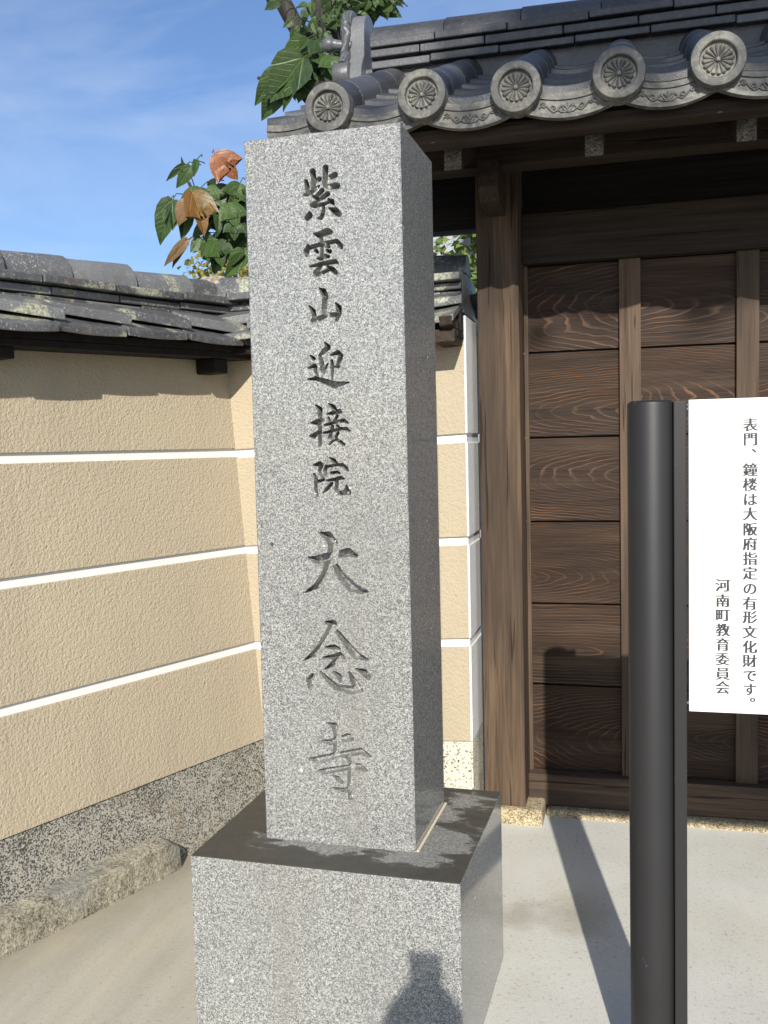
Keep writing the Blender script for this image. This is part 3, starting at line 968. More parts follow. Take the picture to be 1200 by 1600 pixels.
roof_on_wall(ret, fr, -0.20, 0.795, 0.0, 1.832, -0.015, seed=9)
bk = MB(fr)
bk.box(0.715, 0.79, -0.02, 0.16, 1.752, 1.80)
W(bk, 'eave_bracket', M_raft, ret, bevel=0.006)
bk = MB()
bk.prism([(3.20, 1.872), (3.21, 1.838), (3.27, 1.828), (3.45, 1.828), (3.45, 1.872)], -0.628, -0.580, 0)
W(bk, 'purlin_end', M_raft, ret, bevel=0.006)
mo = MB()
for _ in range(26):
    c_ = Vector((-1.585 + rnd.uniform(-.03, .03), 3.50 + rnd.uniform(-.04, .03), 2.03 + rnd.uniform(-.01, .07)))
    mo.ell(c_, 0.028, 0.028, 0.024, nu=7, nv=5)
for _ in range(20):
    u = rnd.random()
    c_ = Vector((-1.555 + 0.085 * u + rnd.uniform(-.015, .015), 3.47 - 0.09 * u, 2.0 - 0.085 * u + rnd.uniform(-.012, .012)))
    mo.ell(c_, 0.020, 0.02, 0.020, nu=7, nv=5)
W(mo, 'mortar_joint', M_mortar, ret)

# ------------------------------------------------------------------ gate
gate = empty('temple_gate', (0.63, 3.6, 0), 0, 'dark timber temple gate of horizontal boards under a black tiled roof', 'gate')
GY = 3.52
for x0, x1 in ((-0.543, -0.389), (1.650, 1.804)):
    m = MB()
    m.box(x0, x1, GY, GY + 0.155, 0.058, 2.47)
    W(m, 'gate_post', M_post, gate, bevel=0.004)
    m = MB()
    m.box(x0 - 0.03, x1 + 0.065, GY - 0.03, GY + 0.2, -0.05, 0.058)
    W(m, 'plinth_stone', M_plinth, gate, bevel=0.012)
    xc = (x0 + x1) / 2
    m = MB()
    m.prism([(3.30, 2.405), (3.30, 2.312), (3.345, 2.272), (3.46, 2.262), (3.52, 2.262), (3.52, 2.405)], xc - 0.034, xc + 0.034, 0)
    W(m, 'bracket_arm', M_raft, gate, bevel=0.003)
m = MB()
m.box(-0.318, 1.58, 3.588, 3.80, -0.05, 0.028)
W(m, 'threshold_stone', M_plinth, gate, bevel=0.012)
m = MB()
m.box(-0.389, 1.650, 3.63, 3.75, 2.104, 2.287)
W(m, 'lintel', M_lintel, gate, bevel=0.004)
for xa, xb, za in ((-1.05, -0.5435, 2.262), (-0.3885, 1.6495, 2.2875), (1.8045, 2.31, 2.262)):
    m = MB()
    m.box(xa, xb, 3.69, 3.715, za, 2.66)
    W(m, 'infill_board', M_black, gate)
m = MB()
m.box(-0.389, 1.650, 3.625, 3.75, 0.030, 0.1525)
W(m, 'bottom_rail', M_rail, gate, bevel=0.004)
door = MB()
edges = [-0.405] + [0.0035 + 0.41 * k for k in range(4)] + [1.655]
zj = [0.1525, 0.493, 0.811, 1.130, 1.453, 1.777, 2.104]
for k in range(5):
    xa, xb = edges[k], edges[k + 1]
    for z0, z1 in zip(zj, zj[1:]):
        door.box(xa + 0.001, xb - 0.001, 3.682 + random.uniform(-.001, .001), 3.705, z0 + 0.0035, z1 - 0.0035)
dr = W(door, 'door_boards', M_boards, gate, bevel=0.002)
m = MB()
m.box(-0.389, 1.650, 3.7055, 3.715, 0.1525, 2.104)
W(m, 'door_backing', M_dark, gate)
bx = [(-0.388, -0.372, 3.668)] + [(c_ - 0.0385, c_ + 0.0385, 3.658) for c_ in edges[1:-1]] + [(1.633, 1.649, 3.668)]
for xa, xb, yf in bx:
    m = MB()
    m.box(xa, xb, yf, 3.6815, 0.153, 2.1035)
    W(m, 'door_batten', M_batten, gate, bevel=0.002)

XL, XR = -1.092, 2.352
SLP = 0.43


def zs(Y):  # pan level of the front slope
    return 2.425 + SLP * (Y - 2.85)


m = MB()
m.box(XL + 0.05, XR - 0.05, 2.905, 2.985, 2.35, 2.392)
W(m, 'eave_fascia', M_beam, gate, bevel=0.004)
m = MB()
m.box(XL + 0.05, XR - 0.05, 4.40, 4.47, 2.415, 2.46)
W(m, 'rear_fascia', M_black, gate, bevel=0.004)  # near-black colour carries the shade under the roof
m = MB()
m.prism([(2.90, 2.393), (3.75, 2.759), (4.47, 2.450), (4.47, 2.470), (3.75, 2.785), (2.90, 2.414)], XL + 0.03, XR - 0.03, 0)
W(m, 'roof_deck', M_black, gate)
k = -3
rx = -0.5365
X_ = rx - 0.437
while X_ < XR - 0.05:
    m = MB()
    m.prism([(3.03, 2.300), (3.03, 2.446), (3.75, 2.757), (4.39, 2.48), (4.39, 2.41), (3.75, 2.612)], X_ - 0.028, X_ + 0.028, 0)
    r_ = W(m, 'rafter', M_raft, gate, bevel=0.003)
    e_ = MB()
    e_.box(X_ - 0.0275, X_ + 0.0275, 3.027, 3.0305, 2.302, 2.40)
    W(e_, 'end_grain', M_end, r_)
    X_ += 0.437
for y0, z0 in ((3.385, 2.402), (4.02, 2.44)):
    m = MB()
    m.box(XL + 0.06, XR - 0.06, y0, y0 + 0.10, z0, z0 + 0.09)
    W(m, 'purlin', M_beam if y0 < 3.6 else M_black, gate, bevel=0.004)  # rear purlin takes the darker copy, interior shade put into its colour
m = MB()
m.box(XL + 0.06, XR - 0.06, 3.72, 3.81, 2.50, 2.62)
W(m, 'ridge_beam', M_black, gate, bevel=0.004)
for xa in (XL + 0.008, XR - 0.036):
    m = MB()
    m.prism([(2.95, 2.345), (3.75, 2.66), (4.45, 2.37), (4.45, 2.452), (3.75, 2.765), (2.95, 2.418)], xa, xa + 0.028, 0)
    W(m, 'bargeboard', M_raft, gate, bevel=0.003)

# pan tiles
roof = MB()
tubes = [-0.882, -0.59, -0.313, -0.023, 0.241] + [0.241 + 0.272 * q for q in range(1, 8)]
cells = [(XL - 0.09, tubes[0])] + list(zip(tubes, tubes[1:])) + [(tubes[-1], XR + 0.06)]


def pan_z(u):  # -1..1 across a pan
    return 0.034 * u * u


plates = []
for ci, (xa, xb) in enumerate(cells):
    lo, hi = xa, xb
    if ci == 0: lo = XL
    if ci == len(cells) - 1: hi = XR
    xc, hw = (xa + xb) / 2, (xb - xa) / 2
    xs_ = [lo + (hi - lo) * i / 12 for i in range(13)]
    for lay in range(5):
        y0 = 2.855 + lay * 0.165 + random.uniform(-.006, .006)
        y1 = min(y0 + 0.26, 3.68)
        up = 0.030 + lay * 0.0045
        jz = random.uniform(-.002, .002)
        top, bot = [], []
        for x in xs_:
            u = (x - xc) / hw
            base = pan_z(u) + jz
            top.append([(x, y0, zs(y0) + base + up), (x, y0 + 0.004, zs(y0) + base + up + 0.003), (x, y1, zs(y1) + base + up - 0.012)])
            bot.append([(x, y0, zs(y0) + base + up - 0.020), (x, y1, zs(y1) + base + up - 0.030)])
        roof.grid(top)
        roof.grid([r[::-1] for r in bot])
        roof.grid([[a[0], b_[0]] for a, b_ in zip(top, bot)], smooth=False)
        for a, b_ in ((top[0], bot[0]), (top[-1], bot[-1])):
            roof.add([a[0], a[1], a[2], b_[1], b_[0]], [(0, 1, 2, 3, 4)])
    plates.append((lo, hi, xc, hw))
# rear slope
roof.prism([(3.70, 2.80), (4.52, 2.46), (4.52, 2.50), (3.70, 2.85)], XL, XR, 0)
# round cover tiles
for tx in tubes:
    y = 2.84
    first = True
    while y < 3.66:
        y1 = min(y + (0.16 if first else 0.245), 3.70)
        rows = []
        for yy, rr in ((y, 0.052), (y + 0.0015, 0.0635), (y + 0.02, 0.064), (y1, 0.0615)):
            cz = 2.462 + SLP * (yy - 2.815)
            rows.append([(tx + rr * math.cos(math.pi * q / 14), yy - 0.25 * rr * math.sin(math.pi * q / 14), cz + rr * math.sin(math.pi * q / 14) * 0.95) for q in range(-2, 17)])
        roof.grid(rows)
        y = y1
        first = False
rf_ = W(roof, 'tiled_roof', M_tile, gate, sharp=45)

RX = Matrix.Rotation(R(90), 3, 'X')
roundel_me = plate_me = None
for i, tx in enumerate(tubes):
    name = 'eave_roundel'
    if roundel_me is None:
        m = MB()
        m.lathe([(0.0735, -0.055), (0.0735, -0.005), (0.0715, -0.001), (0.069, 0), (0.0515, 0), (0.049, -0.002), (0.0475, -0.013), (0.0, -0.014)], (0, 0, 0), RX, 56)
        for q in range(16):
            a = 2 * math.pi * (q + 0.5) / 16
            mm = RX @ Matrix.Rotation(a, 3, 'Z')
            # a petal widens outwards and ends round
            vs_, rowsn = [], []
            for h_ in range(9):
                t_ = h_ / 8
                r_ = 0.007 + 0.036 * t_
                hw = 0.0010 + 0.0077 * t_ if t_ < 0.82 else 0.0073 * math.sqrt(max(0.0, 1 - ((t_ - 0.82) / 0.185) ** 2))
                ht = 0.0035 + 0.0080 * t_ if t_ < 0.85 else 0.0103 * math.sqrt(max(0.02, 1 - ((t_ - 0.85) / 0.16) ** 2))
                rowsn.append([tuple(mm @ Vector((r_, hw * math.cos(math.pi * g_ / 6), -0.0145 + ht * math.sin(math.pi * g_ / 6)))) for g_ in range(7)])
            m.grid(rowsn)
        m.ell(RX @ Vector((0, 0, -0.0085)), 0.0065, 0.005, 0.0065)
        o = m.build(name, M_face, rf_, recalc=True, sharp=38)
        roundel_me = o.data
    else:
        o = bpy.data.objects.new(name, roundel_me)
        COL.objects.link(o)
        o.parent = rf_
    o.location = Vector((tx, 2.815, 2.464 + 0.006 * math.sin(i * 2.1))) - Vector(gate.location)
    o.rotation_euler = (R(random.uniform(-4, 2)), R(random.uniform(-14, 14)), R(random.uniform(-2, 2)))


def scroll(c, r, turns, dirn, ph, n=22):
    return [(c[0] + dirn * r * (1 - 0.72 * i / n) * math.cos(ph + 2 * math.pi * turns * i / n), c[1] + r * (1 - 0.72 * i / n) * math.sin(ph + 2 * math.pi * turns * i / n)) for i in range(n + 1)]


for lo, hi, xc, hw in plates:
    m = MB()
    N = 16
    xs_ = [lo + (hi - lo) * i / N for i in range(N + 1)]

    def zc(x): return zs(2.85) + pan_z((x - xc) / hw) - 0.026
    for (za, zb_, ya, yb_) in ((-0.026, 0.0385, 2.853, 2.874), (-0.034, -0.022, 2.846, 2.872), (0.018, 0.027, 2.848, 2.87)):
        fr_ = [[(x, ya, zc(x) + za), (x, ya, zc(x) + zb_), (x, yb_, zc(x) + zb_), (x, yb_, zc(x) + za), (x, ya, zc(x) + za)] for x in xs_]
        m.grid(fr_, smooth=False)
        m.add(fr_[0][:4], [(0, 1, 2, 3)])
        m.add(fr_[-1][:4], [(3, 2, 1, 0)])
    # arabesque in relief
    paths = []
    for sg in (-1, 1):
        paths += [scroll((xc + sg * 0.040, -0.002), 0.010, 1.3, sg, R(200)), scroll((xc + sg * 0.068, 0.003), 0.008, 1.2, sg, R(20)),
                  [(xc + sg * q * 0.01, 0.010 * math.sin(q * 1.2) - 0.004) for q in range(0, 9)],
                  [(xc + sg * 0.002, -0.014), (xc + sg * 0.012, -0.004), (xc + sg * 0.018, 0.008)], [(xc + sg * 0.004, -0.014), (xc + sg * 0.018, -0.012), (xc + sg * 0.028, -0.006)]]
    paths.append([(xc, -0.016), (xc, 0.012)])
    for pth in paths:
        pth = [(x, z_) for x, z_ in pth if lo + 0.012 < x < hi - 0.012]
        if len(pth) > 1:
            m.tube([(x, 2.8505, zc(x) + z_ - 0.003) for x, z_ in pth], 0.0023, 6)
    W(m, 'eave_plate', M_face, rf_, sharp=40)

# ridge
rg = MB()
rnd = random.Random(12)
rg.box(XL + 0.10, XR - 0.10, 3.665, 3.835, 2.72, 2.90)
for k, (yf, z0, z1) in enumerate(((3.632, 2.885, 2.915), (3.622, 2.921, 2.951), (3.612, 2.957, 2.987))):
    x = XL + 0.135 - rnd.uniform(0, 0.1)
    while x < XR - 0.12:
        e = min(x + rnd.uniform(0.24, 0.30), XR - 0.12)
        a = max(x, XL + 0.135)
        rg.box(a + 0.0015, e - 0.0015, yf + rnd.uniform(-.004, .004), 3.75 + (3.75 - yf), z0 + rnd.uniform(-.002, .002), z1 + rnd.uniform(-.002, .002))
        x = e
ridge = W(rg, 'ridge', M_tile, gate, bevel=0.004)
rg = MB()
x = XL + 0.13
while x < XR - 0.13:
    e = min(x + 0.29, XR - 0.12)
    rows = []
    for xx, rr in ((x + 0.001, 0.070), (x + 0.003, 0.083), (e - 0.001, 0.079)):
        rows.append([(xx, 3.75 - rr * 1.35 * math.cos(math.pi * q / 12), 2.994 + rr * math.sin(math.pi * q / 12)) for q in range(13)])
    rg.grid(rows)
    rg.add(rows[0], [tuple(range(13))])
    rg.add(rows[-1], [tuple(range(13))[::-1]])
    x = e
W(rg, 'ridge_cap', M_tile, ridge, sharp=40)
for sg, xo in ((1, XL + 0.045), (-1, XR - 0.045)):
    orn = MB()
    prof = []
    for q in range(0, 19):
        a = math.pi * q / 18
        prof.append((3.75 - 0.098 * math.cos(a), 3.035 + 0.098 * math.sin(a)))
    prof += [(3.855, 2.95), (3.90, 2.89), (3.91, 2.83), (3.59, 2.83), (3.60, 2.89), (3.645, 2.95)]
    x0, x1 = (xo, xo + 0.062) if sg > 0 else (xo - 0.062, xo)
    orn.prism(prof, x0, x1, 0, smooth=False)
    rim = [(3.75 - 0.102 * math.cos(math.pi * q / 18), 3.036 + 0.102 * math.sin(math.pi * q / 18)) for q in range(19)]
    orn.tube([(xo - sg * 0.012, y_, z_) for y_, z_ in [(3.60, 2.90), (3.64, 2.955)] + rim + [(3.86, 2.955), (3.90, 2.90)]], 0.022, 10)
    for yy in (3.615, 3.885):
        orn.lathe([(0.0, 0.0), (0.040, 0.0), (0.047, 0.004), (0.049, 0.012), (0.049, 0.06), (0.046, 0.066), (0.0, 0.066)], (xo - sg * 0.05 - 0.0, yy, 2.865), Matrix.Rotation(R(90 * sg), 3, 'Y'), 28)
    orn.tube([(xo + sg * 0.01, 3.66, 2.992), (xo - sg * 0.045, 3.655, 3.0), (xo - sg * 0.07, 3.652, 3.004)], [0.02, 0.019, 0.022], 12)
    orn.ell((xo - sg * 0.082, 3.652, 3.004), 0.030, 0.030, 0.030, nu=20, nv=14)
    W(orn, 'ridge_ornament', M_oni, ridge, sharp=35, bevel=0.003)

# ------------------------------------------------------------------ information board
brd = empty('information_board', (0.043, 2.055, 0), 0, 'white information board with black vertical lettering held by a dark steel post', 'sign')
PX = [0.0425, 1.06]
for i, px in enumerate(PX):
    m = MB()
    m.lathe([(0.0475, -0.05), (0.0475, 1.503), (0.0462, 1.508), (0.040, 1.512), (0.0, 1.5135)], (px, 2.058, 0), None, 64)
    po = W(m, 'post', M_steel, brd, sharp=30)
    m = MB()
    sg = 1 if i == 0 else -1
    xa, xb = sorted((px + sg * 0.044, px + sg * 0.0695))
    m.box(xa, xb, 2.026, 2.09, -0.05, 1.509)
    W(m, 'side_channel', M_steel, brd, bevel=0.002)
PANX0, PANX1, PANZ0, PANZ1, PANY = 0.1165, 0.986, 0.867, 1.5105, 2.0300
m = MB()
m.box(PANX0, PANX1, PANY, PANY + 0.012, PANZ0, PANZ1)
pan = W(m, 'panel', M_sign, brd, bevel=0.001)
for z_ in (1.500, 1.492, 0.885):
    m = MB()
    m.lathe([(0.0, 0.0035), (0.0022, 0.003), (0.003, 0.0015), (0.003, -0.004)], (0.1142, 2.0285, z_), RX, 12)
    W(m, 'bolt', M_oni, brd)
col1 = list(zip('表門、鐘楼は大阪府指定の有形文化財です。', [1.4568, 1.4282, 1.3987, 1.3666, 1.3371, 1.3068, 1.2777, 1.2466, 1.2168, 1.1869, 1.1570, 1.1256, 1.0955, 1.0674, 1.0365, 1.0062, 0.9772, 0.9468, 0.9177, 0.8978]))
col2 = list(zip('河南町教育委員会', [1.1319, 1.1002, 1.0708, 1.0397, 1.0093, 0.9794, 0.9488, 0.9201]))
letters = MB()
for cells_, cx, size in ((col1, 0.2345, 0.0285), (col2, 0.1822, 0.0285)):
    for ch, cz in cells_:
        cu = bpy.data.curves.new('glyph', 'FONT')
        cu.body = ch
        cu.size = 1.0
        cu.resolution_u = 4
        to = bpy.data.objects.new('glyph', cu)
        COL.objects.link(to)
        bpy.context.view_layer.update()
        em = to.evaluated_get(bpy.context.evaluated_depsgraph_get())
        me_ = em.to_mesh()
        bm = bmesh.new()
        bm.from_mesh(me_)
        bmesh.ops.remove_doubles(bm, verts=bm.verts, dist=1e-4)
        vx = [v.co.copy() for v in bm.verts]
        em.to_mesh_clear()
        # thin the horizontals and swell the uprights, towards a Mincho cut
        sh_ = {}
        for v in bm.verts:
            nrm = Vector((0, 0, 0))
            for e in v.link_edges:
                if len(e.link_faces) == 1:
                    f_ = e.link_faces[0]
                    d_ = e.other_vert(v).co - v.co
                    nn = Vector((d_.y, -d_.x, 0)).normalized()
                    if nn.dot(f_.calc_center_median() - (v.co + d_ * 0.5)) > 0: nn = -nn
                    nrm += nn
            sh_[v] = nrm.normalized() if nrm.length > 1e-6 else nrm
        kana = ch in 'はのです、。'
        for v, nn in sh_.items():
            v.co.y -= nn.y * (-0.010 if kana else -0.006)
            v.co.x += nn.x * (0.034 if kana else 0.050)
        sc = size
        ox = 0.5
        oy = 0.38
        if ch == '、': dxx, dzz = 0.55, 0.50
        elif ch == '。': dxx, dzz = 0.50, 0.25
        else: dxx = dzz = 0.0
        idx = {v: i for i, v in enumerate(bm.verts)}
        letters.add([(cx + (v.co.x - ox + dxx) * sc, PANY - 0.0006, cz + (v.co.y - oy + dzz) * sc) for v in bm.verts],
                    [[idx[v] for v in f_.verts] for f_ in bm.faces])
        bm.free()
        bpy.data.objects.remove(to)
        bpy.data.curves.remove(cu)
W(letters, 'lettering', M_ink, pan, recalc=False)

# ------------------------------------------------------------------ trees
OUT3 = [(0, 0), (0.10, -0.03), (0.24, 0.02), (0.36, 0.14), (0.47, 0.36), (0.55, 0.73), (0.42, 0.67), (0.25, 0.50), (0.20, 0.50), (0.24, 0.68), (0.16, 0.88), (0, 1.06)]
OUT1 = [(0, 0), (0.14, -0.03), (0.30, 0.08), (0.37, 0.26), (0.34, 0.48), (0.24, 0.70), (0.12, 0.87), (0, 1.03)]


def leaf(mb, base, tip, nrm, lobes=3, wid=1.0, fold=0.25, curl=0.25, uvs=None):
    base, tip, nrm = Vector(base), Vector(tip), Vector(nrm)
    ax = tip - base
    L = ax.length
    ax.normalize()
    sd_ = ax.cross(nrm).normalized()
    up = sd_.cross(ax).normalized()
    half = OUT3 if lobes == 3 else OUT1
    pts = []
    rowsu = []
    steps = 4
    # columns: midrib to margin, so the blade can fold and curl
    vs_, uvl = [], []
    n = len(half)
    for sgn in (-1, 1):
        for i, (hx, hy) in enumerate(half):
            my = max(0.0, min(1.0, 0.10 + hy * 0.86)) if 0 < i < n - 1 else hy
            for k_ in range(steps + 1):
                f_ = k_ / steps
                u_, v_ = sgn * hx * f_, my + (hy - my) * f_
                h_ = fold * abs(u_) - curl * v_ * v_ * 0.6 - 0.5 * curl * u_ * u_ + 0.02 * math.sin(9 * v_ + 7 * u_)
                p_ = base + ax * (v_ * L) + sd_ * (u_ * L * wid) + up * (h_ * L)
                vs_.append(tuple(p_))
                uvl.append((u_, v_))
    fs = []
    m_ = steps + 1
    for h_ in range(2):
        for i in range(n - 1):
            for k_ in range(steps):
                a = h_ * n * m_ + i * m_ + k_
                fs.append((a, a + 1, a + m_ + 1, a + m_) if h_ else (a, a + m_, a + m_ + 1, a + 1))
    b = mb.add(vs_, fs, True)
    for i, t_ in enumerate(uvl): mb.uv[b + i] = t_
    return base


def build_leaves(mb, name, mat, parent):
    im = wmat(parent).inverted()
    mb.v = [tuple(im @ Vector(p)) for p in mb.v]
    o = mb.build(name, mat, parent, recalc=False)
    ul = o.data.uv_layers.new(name='UVMap')
    vi = np.empty(len(o.data.loops), np.int32)
    o.data.loops.foreach_get('vertex_index', vi)
    tab = np.zeros((len(o.data.vertices), 2), np.float32)
    for k_, v_ in mb.uv.items(): tab[k_] = v_
    ul.data.foreach_set('uv', tab[vi].reshape(-1))
    return o


CAMV = Vector((0, 0, EYE))
rnd = random.Random(21)
tree = empty('broadleaf_tree', (-1.62, 5.0, 0), 0, 'tree with big lobed green leaves and one red leaf, rising behind the gate roof', 'tree')
tk = MB()
tk.tube([(-1.62, 5.0, -0.1), (-1.60, 5.0, 1.4), (-1.56, 5.0, 2.8), (-1.555, 5.0, 3.6), (-1.55, 5.02, 4.6), (-1.50, 5.1, 5.4)], [0.12, 0.10, 0.085, 0.083, 0.08, 0.05], 14)
W(tk, 'trunk', M_bark, tree)
for pth, rad in (([(-1.60, 4.97, 3.50), (-1.72, 4.95, 3.70), (-1.80, 4.93, 3.86), (-1.98, 4.9, 4.2)], [0.05, 0.045, 0.043, 0.03]),
                 ([(-1.58, 4.97, 2.25), (-1.8, 4.8, 2.42), (-1.98, 4.6, 2.50), (-2.08, 4.5, 2.62), (-2.13, 4.45, 2.78)], [0.03, 0.022, 0.014, 0.010, 0.008]),
                 ([(-1.58, 4.97, 3.2), (-1.70, 4.75, 3.34), (-1.80, 4.6, 3.30)], [0.022, 0.015, 0.008])):
    br = MB()
    br.tube(pth, rad, 10)
    W(br, 'branch', M_bark, tree)
